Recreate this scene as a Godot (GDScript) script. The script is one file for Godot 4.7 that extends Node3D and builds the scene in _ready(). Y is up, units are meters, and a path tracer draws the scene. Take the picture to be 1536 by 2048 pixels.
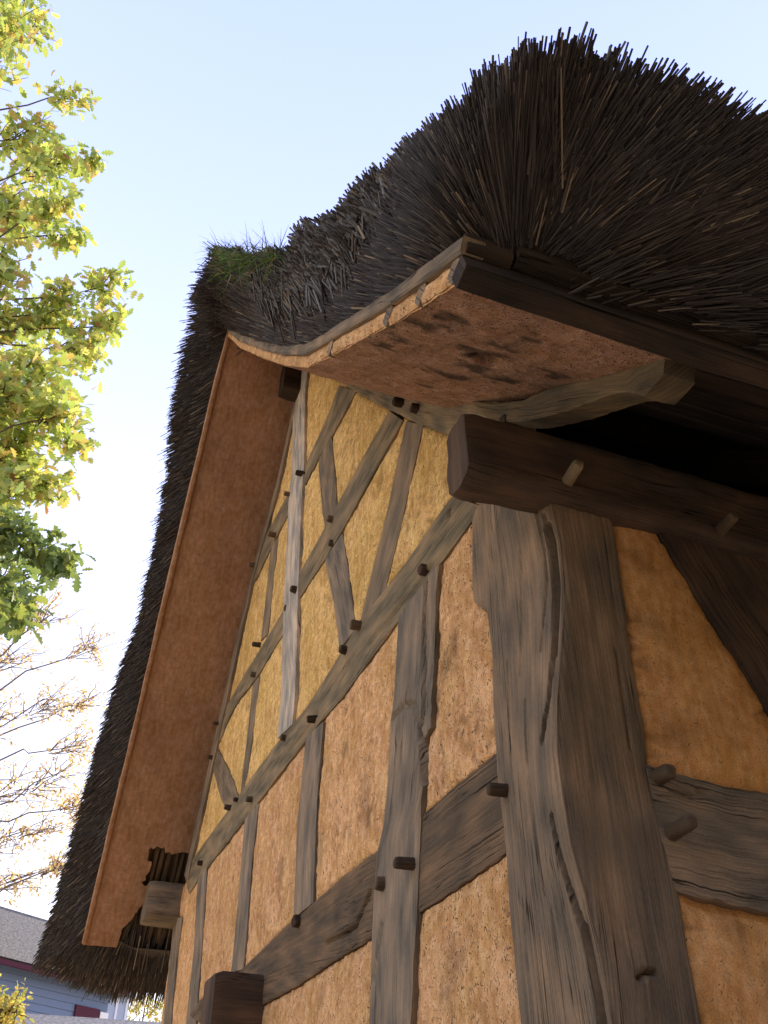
extends Node3D
# Half-timbered thatched house seen from below its gable corner.
const EYE := Vector3(-1.0, 1.55, 0.0)      # camera
const FPX := 1860.0                         # focal length in photo pixels
const H0 := 1.55                            # heights below are measured from the eye
const SIDE_Z := -1.5                        # plane of the side wall; the gable is the plane x = 0
const APEX := 4.45
const FAR_K := 1.26
var fw: Vector3
var rt: Vector3
var up: Vector3
var rng := RandomNumberGenerator.new()
var nz := FastNoiseLite.new()
var M := {}
var house: Node3D
var gable_cut: Array = []
var side_cut: Array = []
var hits := {}

# ---------------------------------------------------------------- mesh builder
class MB:
	var v := PackedVector3Array()
	var t := PackedVector2Array()
	var c := PackedColorArray()
	var ix := PackedInt32Array()
	func add(p: Vector3, uv := Vector2.ZERO, col := Color.WHITE) -> int:
		v.append(p); t.append(uv); c.append(col)
		return v.size() - 1
	func tri(a: int, b: int, d: int):
		ix.append(a); ix.append(b); ix.append(d)
	func quad(a: int, b: int, d: int, e: int):
		tri(a, b, d); tri(a, d, e)
	func mesh() -> ArrayMesh:
		var n := PackedVector3Array()
		n.resize(v.size())
		for k in range(0, ix.size(), 3):
			var a = ix[k]; var b = ix[k + 1]; var d = ix[k + 2]
			var fnv: Vector3 = (v[d] - v[a]).cross(v[b] - v[a])
			n[a] += fnv; n[b] += fnv; n[d] += fnv
		for k in n.size():
			n[k] = n[k].normalized() if n[k].length_squared() > 1e-20 else Vector3.UP
		var ar := []
		ar.resize(Mesh.ARRAY_MAX)
		ar[Mesh.ARRAY_VERTEX] = v; ar[Mesh.ARRAY_NORMAL] = n; ar[Mesh.ARRAY_TEX_UV] = t
		ar[Mesh.ARRAY_COLOR] = c; ar[Mesh.ARRAY_INDEX] = ix
		var am := ArrayMesh.new()
		am.add_surface_from_arrays(Mesh.PRIMITIVE_TRIANGLES, ar)
		return am

func put(mesh: Mesh, called: String, mat: Material, parent: Node) -> MeshInstance3D:
	var o := MeshInstance3D.new()
	o.mesh = mesh; o.name = called
	if mat: o.material_override = mat
	o.cast_shadow = GeometryInstance3D.SHADOW_CASTING_SETTING_ON
	parent.add_child(o, true)
	return o

func thing(called: String, label: String, category: String, at := Vector3.ZERO, group := "") -> Node3D:
	var o := Node3D.new()
	o.name = called; o.position = at
	add_child(o, true)
	o.set_meta("label", label); o.set_meta("category", category)
	if group != "": o.set_meta("group", group)
	return o

# ---------------------------------------------------------------- photo pixels to places
func ray(u: float, v: float) -> Vector3:
	return fw * FPX + rt * (u - 768.0) - up * (v - 1024.0)
func gx(u: float, v: float, x: float) -> Vector3:
	var d := ray(u, v)
	return EYE + d * ((x - EYE.x) / d.x)
func gz(u: float, v: float, z: float) -> Vector3:
	var d := ray(u, v)
	return EYE + d * ((z - EYE.z) / d.z)
func at_dist(u: float, v: float, dist: float) -> Vector3:   # horizontal distance
	var d := ray(u, v)
	return EYE + d * (dist / Vector2(d.x, d.z).length())
func on_far(u: float, v: float) -> Vector3:                 # underside of the far roof slope
	var d := ray(u, v)
	# y = H0 + APEX + K (z + 4)
	var k: float = (APEX + FAR_K * (EYE.z + 4.0)) / (d.y - FAR_K * d.z)
	return EYE + d * k
func near_y(z: float) -> float:                             # soffit profile of the near slope, bell-cast
	var zs := [-4.0, -3.4, -2.7, -2.3, -1.95, -1.5, -1.2, -1.0, -0.9, -0.4]
	var ys := [4.45, 3.72, 2.93, 2.49, 2.13, 1.77, 1.53, 1.385, 1.315, 0.97]
	if z <= zs[0]: return H0 + ys[0]
	for i in zs.size() - 1:
		if z <= zs[i + 1]:
			return H0 + lerpf(ys[i], ys[i + 1], (z - zs[i]) / (zs[i + 1] - zs[i])) - 0.0
	return H0 + ys[-1]
func soffit_y(z: float) -> float:
	if z <= -4.0: return H0 + APEX + FAR_K * (z + 4.0)
	return near_y(z)
func on_top(u: float, v: float, thick: float) -> Vector3:
	var best := Vector3.ZERO; var bd := 1e9
	for i in 140:
		var p := gx(u, v, -0.86 + i * 0.003)
		var e: float = absf(p.y - soffit_y(p.z) - thick)
		if e < bd: bd = e; best = p
	return best

# ---------------------------------------------------------------- textures and materials
func nimg(seedv: int, freq: float, w: int, h: int, ow: int, oh: int, oct := 3) -> PackedByteArray:
	var n := FastNoiseLite.new()
	n.seed = seedv; n.frequency = freq; n.noise_type = FastNoiseLite.TYPE_SIMPLEX_SMOOTH
	n.fractal_octaves = oct
	var im := n.get_seamless_image(w, h)
	im.convert(Image.FORMAT_L8)
	if w != ow or h != oh:      # stretch with wrapped borders, so that it still tiles
		var pw := 4; var ph := 4
		var pad := Image.create_empty(w + 2 * pw, h + 2 * ph, false, Image.FORMAT_L8)
		for ox in [-1, 0, 1]:
			for oy in [-1, 0, 1]:
				pad.blit_rect(im, Rect2i(0, 0, w, h), Vector2i(pw + ox * w, ph + oy * h))
		var kx := ow / float(w); var ky := oh / float(h)
		pad.resize(int(round((w + 2 * pw) * kx)), int(round((h + 2 * ph) * ky)), Image.INTERPOLATE_CUBIC)
		im = pad.get_region(Rect2i(int(round(pw * kx)), int(round(ph * ky)), ow, oh))
	return im.get_data()

func wood_tex(s: int) -> Array:
	var w := 512; var h := 1024
	var a := nimg(s, 0.22, 512, 40, w, h, 2)      # fine fibres
	var b := nimg(s + 1, 0.045, 512, 22, w, h, 3) # broad grain
	var p := nimg(s + 2, 0.012, 256, 512, w, h, 4)  # weathering patches
	var k := nimg(s + 3, 0.06, 512, 20, w, h, 2)  # checks
	var g := nimg(s + 4, 0.01, 128, 128, w, h, 2)
	var sp := nimg(s + 5, 0.3, 512, 512, w, h, 1)
	var col := PackedByteArray(); col.resize(w * h * 3)
	var hh := PackedByteArray(); hh.resize(w * h)
	for i in w * h:
		var fa: float = a[i] / 255.0 - 0.5
		var fb: float = b[i] / 255.0 - 0.5
		var fp: float = p[i] / 255.0 - 0.5
		var cr: float = absf(k[i] / 255.0 - 0.5)
		var ck: float = clampf(1.0 - cr / 0.03, 0.0, 1.0) * clampf((g[i] / 255.0 - 0.44) * 6.0, 0.0, 1.0)
		var val: float = 0.78 + 0.24 * fa + 0.12 * fb + 0.36 * fp - 0.5 * ck + 0.10 * (sp[i] / 255.0 - 0.5)
		var warm: float = clampf(0.5 + 1.6 * fp + 0.7 * fb, 0.0, 1.0)
		val = clampf(val, 0.08, 1.0)
		col[i * 3] = int(255.0 * clampf(val * (0.97 + 0.03 * warm), 0, 1))
		col[i * 3 + 1] = int(255.0 * clampf(val * (0.945 - 0.035 * warm), 0, 1))
		col[i * 3 + 2] = int(255.0 * clampf(val * (0.875 - 0.085 * warm), 0, 1))
		hh[i] = int(255.0 * clampf(0.65 + 0.3 * fa + 0.2 * fb - 0.6 * ck, 0, 1))
	return [ImageTexture.create_from_image(Image.create_from_data(w, h, false, Image.FORMAT_RGB8, col)),
		ImageTexture.create_from_image(Image.create_from_data(w, h, false, Image.FORMAT_L8, hh))]

func plaster_tex(s: int, pits: int, coarse: float) -> Array:
	var w := 1024
	var a := nimg(s, 0.25, 512, 512, w, w, 2)
	var b := nimg(s + 1, 0.03, 512, 512, w, w, 4)
	var e := nimg(s + 2, 0.008, 512, 512, w, w, 3)
	var streak := nimg(s + 3, 0.05, 512, 96, w, w, 3)
	var col := PackedFloat32Array(); col.resize(w * w)
	var hgt := PackedFloat32Array(); hgt.resize(w * w)
	for i in w * w:
		col[i] = 0.90 + 0.22 * (a[i] / 255.0 - 0.5) + 0.24 * coarse * (b[i] / 255.0 - 0.5) + 0.16 * coarse * (e[i] / 255.0 - 0.5) + 0.14 * (streak[i] / 255.0 - 0.5)
		hgt[i] = 0.6 + 0.35 * (a[i] / 255.0 - 0.5) + 0.5 * (b[i] / 255.0 - 0.5)
	var r := RandomNumberGenerator.new(); r.seed = s
	for k in pits:
		var cx := r.randf() * w; var cy := r.randf() * w
		if b[int(cy) * w + int(cx)] < 120 and r.randf() < 0.75: continue
		var ang := PI / 2 + r.randfn(0, 0.5)
		var bend := r.randfn(0, 0.06)
		var L := 3 + int(absf(r.randfn(0, 7)))
		var dk := r.randf_range(0.25, 0.7) * coarse
		var wd := 1 if r.randf() < 0.6 else 2
		if r.randf() < 0.05 * (coarse - 0.5): wd = 4; L = r.randi_range(4, 10)
		for q in L:
			cx += cos(ang); cy += sin(ang); ang += bend
			for ox in wd:
				for oy in wd:
					var ii: int = posmod(int(cy) + oy, w) * w + posmod(int(cx) + ox, w)
					col[ii] = minf(col[ii], col[ii] * (1.0 - dk) + 0.1 * dk)
					hgt[ii] = hgt[ii] * 0.55
	for k in int(pits * 0.25):      # pale straw
		var cx := r.randf() * w; var cy := r.randf() * w
		var ang := r.randf() * TAU
		for q in r.randi_range(4, 16):
			cx += cos(ang); cy += sin(ang)
			var ii: int = posmod(int(cy), w) * w + posmod(int(cx), w)
			col[ii] = minf(1.0, col[ii] + 0.13)
			hgt[ii] = minf(1.0, hgt[ii] + 0.2)
	var by := PackedByteArray(); by.resize(w * w * 3)
	var hb := PackedByteArray(); hb.resize(w * w)
	for i in w * w:
		var x := clampf(col[i], 0.05, 1.0)
		var sat := clampf((b[i] / 255.0 - 0.5) * 0.22 + (e[i] / 255.0 - 0.5) * 0.12, -0.12, 0.12)
		by[i * 3] = int(255.0 * x)
		by[i * 3 + 1] = int(255.0 * clampf(x * (0.97 + sat * 0.35), 0, 1))
		by[i * 3 + 2] = int(255.0 * clampf(x * (0.93 + sat), 0, 1))
		hb[i] = int(255.0 * clampf(hgt[i], 0, 1))
	return [ImageTexture.create_from_image(Image.create_from_data(w, w, false, Image.FORMAT_RGB8, by)),
		ImageTexture.create_from_image(Image.create_from_data(w, w, false, Image.FORMAT_L8, hb))]

func mat(lin: Color, rough := 0.9, tex = null, scale := Vector3.ONE, relief := 0.0, use_vc := false) -> StandardMaterial3D:
	var m := StandardMaterial3D.new()
	m.albedo_color = lin.linear_to_srgb()
	m.roughness = rough
	m.metallic_specular = 0.25
	if tex != null:
		m.albedo_texture = tex[0]
		m.uv1_scale = scale
		if relief > 0.0:
			m.heightmap_enabled = true; m.heightmap_texture = tex[1]; m.heightmap_scale = relief
	m.vertex_color_use_as_albedo = use_vc
	m.cull_mode = BaseMaterial3D.CULL_DISABLED
	return m

func make_materials():
	var w1 := wood_tex(11); var w2 := wood_tex(47)
	var p1 := plaster_tex(5, 7500, 0.9); var p2 := plaster_tex(91, 2600, 0.5)
	var ws := Vector3(2.6, 0.55, 1)
	M.wood_grey = mat(Color(0.37, 0.305, 0.22), 0.9, w1, ws, 0.16)
	M.wood_pale = mat(Color(0.76, 0.72, 0.65), 0.9, w2, ws, 0.16)
	M.wood_olive = mat(Color(0.37, 0.31, 0.205), 0.9, w2, ws, 0.16)
	M.wood_brown = mat(Color(0.245, 0.185, 0.125), 0.9, w1, ws, 0.16)
	M.wood_dark = mat(Color(0.085, 0.066, 0.05), 0.9, w2, ws, 0.16)
	M.wood_slate = mat(Color(0.37, 0.32, 0.255), 0.9, w2, ws, 0.16)
	M.wood_peg = mat(Color(0.15, 0.115, 0.085), 0.85, w1, Vector3(3, 1, 1), 0.15)
	var pw := Vector3(1.5, 1.5, 1)
	M.plaster_yellow = mat(Color(0.92, 0.60, 0.21), 0.95, p1, pw, 0.45, true)
	M.plaster_orange = mat(Color(0.86, 0.51, 0.225), 0.95, p1, pw, 0.45, true)
	M.plaster_side = mat(Color(0.84, 0.455, 0.165), 0.95, p2, pw, 0.15, true)
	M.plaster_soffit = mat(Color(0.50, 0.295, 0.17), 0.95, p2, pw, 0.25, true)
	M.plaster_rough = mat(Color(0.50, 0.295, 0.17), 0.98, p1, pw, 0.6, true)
	M.thatch_body = mat(Color(0.09, 0.074, 0.057), 1.0)
	M.reed = mat(Color(1, 1, 1), 0.85, null, Vector3.ONE, 0, true)
	M.wood_foot = mat(Color(0.25, 0.205, 0.13), 0.9, w2, ws, 0.16)
	M.wood_eave_shade = mat(Color(0.085, 0.07, 0.056), 0.95, w1, ws, 0.2)  # deep shade under the eave put into the wood colour
	M.wood_plate = mat(Color(0.16, 0.118, 0.088), 0.9, w1, ws, 0.16)
	M.wood_post = mat(Color(0.35, 0.28, 0.205), 0.9, w1, Vector3(2.2, 0.5, 1), 0.18)
	M.thatch_top = mat(Color(0.10, 0.09, 0.075), 1.0)
	M.leafy = mat(Color(1, 1, 1), 0.7, null, Vector3.ONE, 0, true)

# ---------------------------------------------------------------- timber builders
func resample(pts: Array, n: int) -> Array:
	var acc := [0.0]
	for i in range(1, pts.size()): acc.append(acc[-1] + (pts[i] - pts[i - 1]).length())
	var out := []
	for k in n + 1:
		var s: float = acc[-1] * k / float(n)
		var i := 0
		while i < pts.size() - 2 and acc[i + 1] < s: i += 1
		var f: float = (s - acc[i]) / maxf(1e-6, acc[i + 1] - acc[i])
		out.append(pts[i].lerp(pts[i + 1], clampf(f, 0, 1)))
	return out

func seg_dist(p: Vector2, line: Array) -> float:
	var b := 1e9
	for i in line.size() - 1:
		var q := Geometry2D.get_closest_point_to_segment(p, line[i], line[i + 1])
		b = minf(b, p.distance_to(q))
	return b

func to_plane(pts: Array, pl: String) -> Array:
	var out := []
	for i in range(0, pts.size(), 2):
		if pl == "g":
			var p := gx(pts[i], pts[i + 1], 0.0); out.append(Vector2(p.z, p.y))
		else:
			var p := gz(pts[i], pts[i + 1], SIDE_Z); out.append(Vector2(p.x, p.y))
	return out

# A, B: the two long edges of a timber face, as flat lists of photo pixels on plane "g" (gable) or "s" (side wall)
func face_timber(called: String, A: Array, B: Array, pl: String, off: float, depth: float, m: Material, o := {}) -> MeshInstance3D:
	var a2 := to_plane(A, pl); var b2 := to_plane(B, pl)
	var res: float = o.get("res", 0.016)
	var amp: float = o.get("amp", 0.0028)
	var sd: float = o.get("seed", rng.randf() * 50.0)
	var cracks := []
	for c in o.get("cracks", []): cracks.append([to_plane(c[0], pl), c[1], c[2]])
	var la := 0.0
	for i in a2.size() - 1: la += a2[i].distance_to(a2[i + 1])
	var n := clampi(int(la / res), 6, 260)
	var ra := resample(a2, n); var rb := resample(b2, n)
	var wmax := 0.0
	for i in n + 1: wmax = maxf(wmax, ra[i].distance_to(rb[i]))
	var mm := clampi(int(wmax / res), 5, 48)
	var wob: float = o.get("wob", 0.004)
	for i in n + 1:
		var w1 := nz.get_noise_2d(i * la / n * 1800.0 + sd * 31.0, sd * 7.0)
		var w2 := nz.get_noise_2d(i * la / n * 1800.0 + sd * 17.0, sd * 3.0 + 400.0)
		var dv: Vector2 = (rb[i] - ra[i]).normalized()
		ra[i] += dv * w1 * wob; rb[i] += dv * w2 * wob
	var poly := PackedVector2Array()
	for i in n + 1: poly.append(ra[i])
	for i in range(n, -1, -1): poly.append(rb[i])
	if not o.get("nocut", false): (gable_cut if pl == "g" else side_cut).append(poly)
	var b := MB.new()
	var s0: Array = []
	var us := []
	for j in mm + 1:      # denser at the edges for the rounding
		var t: float = j / float(mm)
		us.append(t)
	var ru := rng.randf() * 3.0; var rv := rng.randf() * 3.0
	var along := 0.0
	var ch: float = o.get("chamfer", 0.005)
	for i in n + 1:
		if i > 0: along += (ra[i].lerp(rb[i], 0.5) as Vector2).distance_to((ra[i - 1] as Vector2).lerp(rb[i - 1], 0.5))
		var w: float = ra[i].distance_to(rb[i])
		for j in mm + 1:
			var t: float = us[j]
			var q: Vector2 = ra[i].lerp(rb[i], t)
			var h := amp * (0.7 * nz.get_noise_3d(along * 40.0 + sd * 90.0, t * w * 3600.0, sd * 50.0) + 0.8 * nz.get_noise_3d(along * 150.0, t * w * 300.0, sd * 20.0 + 99.0))
			var e: float = minf(minf(t, 1.0 - t) * w, ch)
			h -= 0.6 * (ch - e) * (ch - e) / ch
			if o.has("bow"): h += o.bow * sin(PI * t)
			for c in cracks:
				var dd := seg_dist(q, c[0])
				if dd < c[1]: h -= c[2] * (1.0 - dd / c[1])
			b.add(plane_pt(q, off + h, pl), Vector2(t * w + ru, along + rv))
	var W := mm + 1
	for i in n:
		for j in mm:
			if pl == "g": b.quad(i * W + j, i * W + j + 1, (i + 1) * W + j + 1, (i + 1) * W + j)
			else: b.quad(i * W + j, i * W + j + 1, (i + 1) * W + j + 1, (i + 1) * W + j)
	# sides
	var loop := []
	for i in n + 1: loop.append(i * W)
	for j in range(1, W): loop.append(n * W + j)
	for i in range(n - 1, -1, -1): loop.append(i * W + mm)
	for j in range(mm - 1, 0, -1): loop.append(j)
	for k in loop.size():
		var i0: int = loop[k]; var i1: int = loop[(k + 1) % loop.size()]
		var p0 := b.v[i0]; var p1 := b.v[i1]
		var inn := Vector3(depth, 0, 0) if pl == "g" else Vector3(0, 0, -depth)
		var x0 := b.add(p0, b.t[i0]); var x1 := b.add(p1, b.t[i1])
		var x2 := b.add(p1 + inn, b.t[i1] + Vector2(depth, 0)); var x3 := b.add(p0 + inn, b.t[i0] + Vector2(depth, 0))
		b.quad(x0, x3, x2, x1)
	return put(b.mesh(), called, m, house)

func plane_pt(q: Vector2, off: float, pl: String) -> Vector3:
	return Vector3(-off, q.y, q.x) if pl == "g" else Vector3(q.x, q.y, SIDE_Z + off)

# a squared timber lofted along a path; size.x is measured along side, size.y along the other cross direction
func beam(called: String, path: Array, size: Vector2, side: Vector3, m: Material, parent: Node, o := {}) -> MeshInstance3D:
	var b := MB.new()
	var sd: float = rng.randf() * 60.0
	var res: float = o.get("res", 0.03)
	var amp: float = o.get("amp", 0.003)
	var cb: float = o.get("bevel", 0.008)
	var L := 0.0
	for i in path.size() - 1: L += path[i].distance_to(path[i + 1])
	var n := clampi(int(L / res), 2, 200)
	var rp := resample(path, n)
	# rounded-rectangle outline
	var hx := size.x / 2; var hy := size.y / 2
	var per := []
	var kx := clampi(int(size.x / res), 2, 14); var ky := clampi(int(size.y / res), 2, 14)
	var cor := [Vector2(-hx, -hy), Vector2(hx, -hy), Vector2(hx, hy), Vector2(-hx, hy)]
	for s in 4:
		var c0: Vector2 = cor[s]; var c1: Vector2 = cor[(s + 1) % 4]
		var dr := (c1 - c0).normalized()
		var kk := kx if s % 2 == 0 else ky
		for k in kk + 1:
			per.append((c0 + dr * cb).lerp(c1 - dr * cb, k / float(kk)))
	var W := per.size() + 1
	var ru := rng.randf() * 3; var rv := rng.randf() * 3
	for i in n + 1:
		var tg: Vector3 = (rp[mini(i + 1, n)] - rp[maxi(i - 1, 0)]).normalized()
		var sx := (side - tg * side.dot(tg)).normalized()
		var sy := tg.cross(sx).normalized()
		var pl := 0.0
		var al := L * i / n
		var shrink := 1.0
		if i == 0 or i == n: shrink = 1.0 - o.get("endround", 0.05)
		for k in W:
			var q: Vector2 = per[k % per.size()]
			if k > 0: pl += (q - (per[k - 1] as Vector2)).length()
			var h := amp * (nz.get_noise_3d(al * 60.0 + sd * 80, pl * 1800.0, sd * 40) + 1.3 * nz.get_noise_3d(al * 350.0 + 70.0, q.x * 350.0, q.y * 350.0 + sd * 9.0))
			var qq := q * shrink + q.normalized() * h
			b.add(rp[i] + sx * qq.x + sy * qq.y, Vector2(pl + ru, al + rv))
	for i in n:
		for k in W - 1:
			b.quad(i * W + k, i * W + k + 1, (i + 1) * W + k + 1, (i + 1) * W + k)
	for e in 2:
		var i := 0 if e == 0 else n
		var cc := b.add(rp[i], Vector2(ru, rv))
		var ring := []
		for k in W:
			var q: Vector2 = per[k % per.size()]
			ring.append(b.add(b.v[i * W + k], Vector2(ru + q.x * 1.0, rv + q.y * 0.25)))
		for k in W - 1:
			if e == 0: b.tri(cc, ring[k + 1], ring[k])
			else: b.tri(cc, ring[k], ring[k + 1])
	return put(b.mesh(), called, m, parent)

var peg_meshes := []
func make_peg_meshes():
	for vnt in 5:
		var b := MB.new()
		var ns := 14
		var rings := [[-0.02, 1.0], [0.0, 1.0], [0.5, 0.97], [0.86, 0.93], [0.97, 0.82], [1.0, 0.55]]
		for r in rings:
			for k in ns + 1:
				var a := TAU * (k % ns) / ns
				var sq := 1.0 / maxf(absf(cos(a)), absf(sin(a)))       # squared-off
				var rr: float = r[1] * lerpf(1.0, sq, 0.45) * (1.0 + 0.07 * sin(k % ns * 1.3 + vnt * 1.7) + 0.04 * sin((k % ns) * 5.3 + r[0] * 6.0 + vnt))
				b.add(Vector3(cos(a) * rr, r[0], sin(a) * rr), Vector2(k * 0.012, r[0] * 0.1 + vnt * 0.2))
		for i in rings.size() - 1:
			for k in ns:
				b.quad(i * (ns + 1) + k, (i + 1) * (ns + 1) + k, (i + 1) * (ns + 1) + k + 1, i * (ns + 1) + k + 1)
		var cc := b.add(Vector3(0, 1.005, 0), Vector2(0.1, 0.1))
		var base := (rings.size() - 1) * (ns + 1)
		for k in ns: b.tri(cc, base + k + 1, base + k)
		peg_meshes.append(b.mesh())

func peg(parent: Node, u: float, v: float, rad: float, length: float, pl := "g", m = null, off := 0.0):
	var p := gx(u, v, -off) if pl == "g" else gz(u, v, SIDE_Z + off)
	length *= rng.randf_range(0.8, 1.3); rad *= rng.randf_range(0.8, 1.0)
	var o := put(peg_meshes[rng.randi() % 5], "peg", m if m else [M.wood_peg, M.wood_brown, M.wood_peg, M.wood_dark][rng.randi() % 4], parent)
	var d := Vector3(-1, rng.randf_range(-0.12, 0.12), rng.randf_range(-0.15, 0.15)).normalized()
	if pl == "s": d = Vector3(rng.randf_range(-0.25, -0.05), rng.randf_range(-0.15, 0.1), 1).normalized()
	var sx := Vector3.UP.cross(d).normalized().rotated(d, rng.randf() * 0.6 - 0.3)
	o.transform = Transform3D(Basis(sx * rad, d * length, sx.cross(d).normalized() * -rad), p - d * 0.02)

# ---------------------------------------------------------------- plaster panels
func panel(poly: PackedVector2Array, pl: String, m: Material, base_off: float, called := "plaster_panel", step := 0.026):
	var area := 0.0
	for i in poly.size():
		var p := poly[i]; var q := poly[(i + 1) % poly.size()]
		area += p.x * q.y - q.x * p.y
	if absf(area) < 0.003: return
	var pts := PackedVector2Array()
	var mn := Vector2(1e9, 1e9); var mx := -mn
	var last := Vector2(1e9, 1e9)
	for i in poly.size():
		var p := poly[i]; var q := poly[(i + 1) % poly.size()]
		mn = mn.min(p); mx = mx.max(p)
		var k := maxi(1, int(p.distance_to(q) / step))
		for j in k:
			var s := p.lerp(q, j / float(k))
			if s.distance_to(last) > step * 0.45: pts.append(s); last = s
	for ring in Geometry2D.offset_polygon(poly, -0.0135):      # a second ring just clear of the frame keeps the joint narrow
		for i in ring.size():
			var p := ring[i]; var q := ring[(i + 1) % ring.size()]
			var k := maxi(1, int(p.distance_to(q) / step))
			for j in k:
				var s := p.lerp(q, j / float(k))
				if s.distance_to(last) > step * 0.4: pts.append(s); last = s
	var nb := pts.size()
	var st := maxf(step, sqrt(absf(area) / 2.0 / 3600.0))
	var y := mn.y + st * 0.5
	var inner := PackedFloat32Array()
	var bl := []
	for p in poly: bl.append(p)
	bl.append(poly[0])
	while y < mx.y:
		var x := mn.x + st * 0.5
		while x < mx.x:
			var q := Vector2(x, y) + Vector2(rng.randf() - 0.5, rng.randf() - 0.5) * st * 0.4
			if Geometry2D.is_point_in_polygon(q, poly):
				var dd := seg_dist(q, bl)
				if dd > st * 0.4 + 0.014: pts.append(q); inner.append(dd)
			x += st
		y += st
	var tr := Geometry2D.triangulate_delaunay(pts)
	var b := MB.new()
	var cuts := []
	for c in (gable_cut if pl == "g" else side_cut):
		for w in Geometry2D.offset_polygon(c, -0.003): cuts.append(w)
	var tone := rng.randf_range(0.92, 1.06)
	var scars := []
	if pl == "g":
		for k in [[728,1575,.05,.12,.3],[735,1640,.03,.06,.5],[888,1330,.04,.06,.45],[905,1290,.03,.05,.4],[870,1400,.03,.09,.45],[960,1100,.02,.06,.5],[700,1240,.03,.05,.35],[760,960,.03,.07,.3],[640,1700,.05,.1,.3],[690,1500,.04,.05,.4],[900,1950,.06,.1,.3],[560,1750,.06,.09,.35]]:
			var c := gx(k[0], k[1], 0.0); scars.append([Vector2(c.z, c.y), Vector2(k[2], k[3]), k[4]])
	for i in pts.size():
		var q := pts[i]
		var dd: float = 0.0 if i < nb else inner[i - nb]
		var h := base_off + 0.006 * smoothstep(0.0, 0.06, dd) + 0.006 * nz.get_noise_2d(q.x * 420.0, q.y * 420.0) + 0.0035 * nz.get_noise_2d(q.x * 2200.0 + 50, q.y * 2200.0)
		for c in cuts:
			if Geometry2D.is_point_in_polygon(q, c): h -= 0.035; break
		var v1 := nz.get_noise_2d(q.x * 260.0 + 900.0, q.y * 180.0)
		var v2 := nz.get_noise_2d(q.x * 1100.0 - 300.0, q.y * 500.0)
		var f := tone * (0.93 + 0.16 * v1 + 0.10 * v2)
		var sc := 0.0
		for k in scars:
			var e: float = ((q - k[0]) / k[1]).length() + 0.55 * nz.get_noise_2d(q.x * 3200.0, q.y * 1300.0)
			sc = maxf(sc, smoothstep(1.0, 0.5, e) * k[2])
		var vein := nz.get_noise_2d(q.x * 2600.0 + 40.0, q.y * 1000.0 - 90.0)
		if absf(vein) < 0.05 and v1 > 0.1: sc = maxf(sc, 0.35)
		f *= 1.0 - sc
		h -= 0.006 * sc
		b.add(plane_pt(q, h, pl), Vector2(q.x, -q.y), Color(minf(1, f), minf(1, f * (1.0 + 0.05 * v2)), minf(1, f * (1.0 + 0.16 * v1))))
	for i in range(0, tr.size(), 3):
		var c := (pts[tr[i]] + pts[tr[i + 1]] + pts[tr[i + 2]]) / 3.0
		if not Geometry2D.is_point_in_polygon(c, poly): continue
		var ar := (pts[tr[i + 1]] - pts[tr[i]]).cross(pts[tr[i + 2]] - pts[tr[i]])
		# plane "g" is seen from -x, plane "s" from +z
		if (ar > 0.0) == (pl == "g"): b.tri(tr[i], tr[i + 1], tr[i + 2])
		else: b.tri(tr[i], tr[i + 2], tr[i + 1])
	put(b.mesh(), called, m, house)

func subtract(polys: Array, cut: PackedVector2Array) -> Array:
	var out := []
	for p in polys:
		for r in Geometry2D.clip_polygons(p, cut):
			if not Geometry2D.is_polygon_clockwise(r): out.append(r)
	return out

func open_up(polys: Array) -> Array:      # cut slivers where two timbers meet, then let each panel run a little under its frame
	var out := []
	for p in polys:
		for q in Geometry2D.offset_polygon(p, -0.009):
			for r in Geometry2D.offset_polygon(q, 0.019):
				if not Geometry2D.is_polygon_clockwise(r): out.append(r)
	return out

# ---------------------------------------------------------------- scene
func _ready():
	rng.seed = 4711
	nz.seed = 3; nz.frequency = 0.01; nz.noise_type = FastNoiseLite.TYPE_SIMPLEX_SMOOTH; nz.fractal_octaves = 3
	set_camera_and_light()
	make_materials()
	make_peg_meshes()
	ground()
	house = thing("thatched_house", "half-timbered house with ochre plaster panels, wooden pegs and dark thatched roof", "house")
	timbers()
	panels()
	roof_woodwork()
	thatch()
	ridge_grass()
	background()
	trees()

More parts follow.
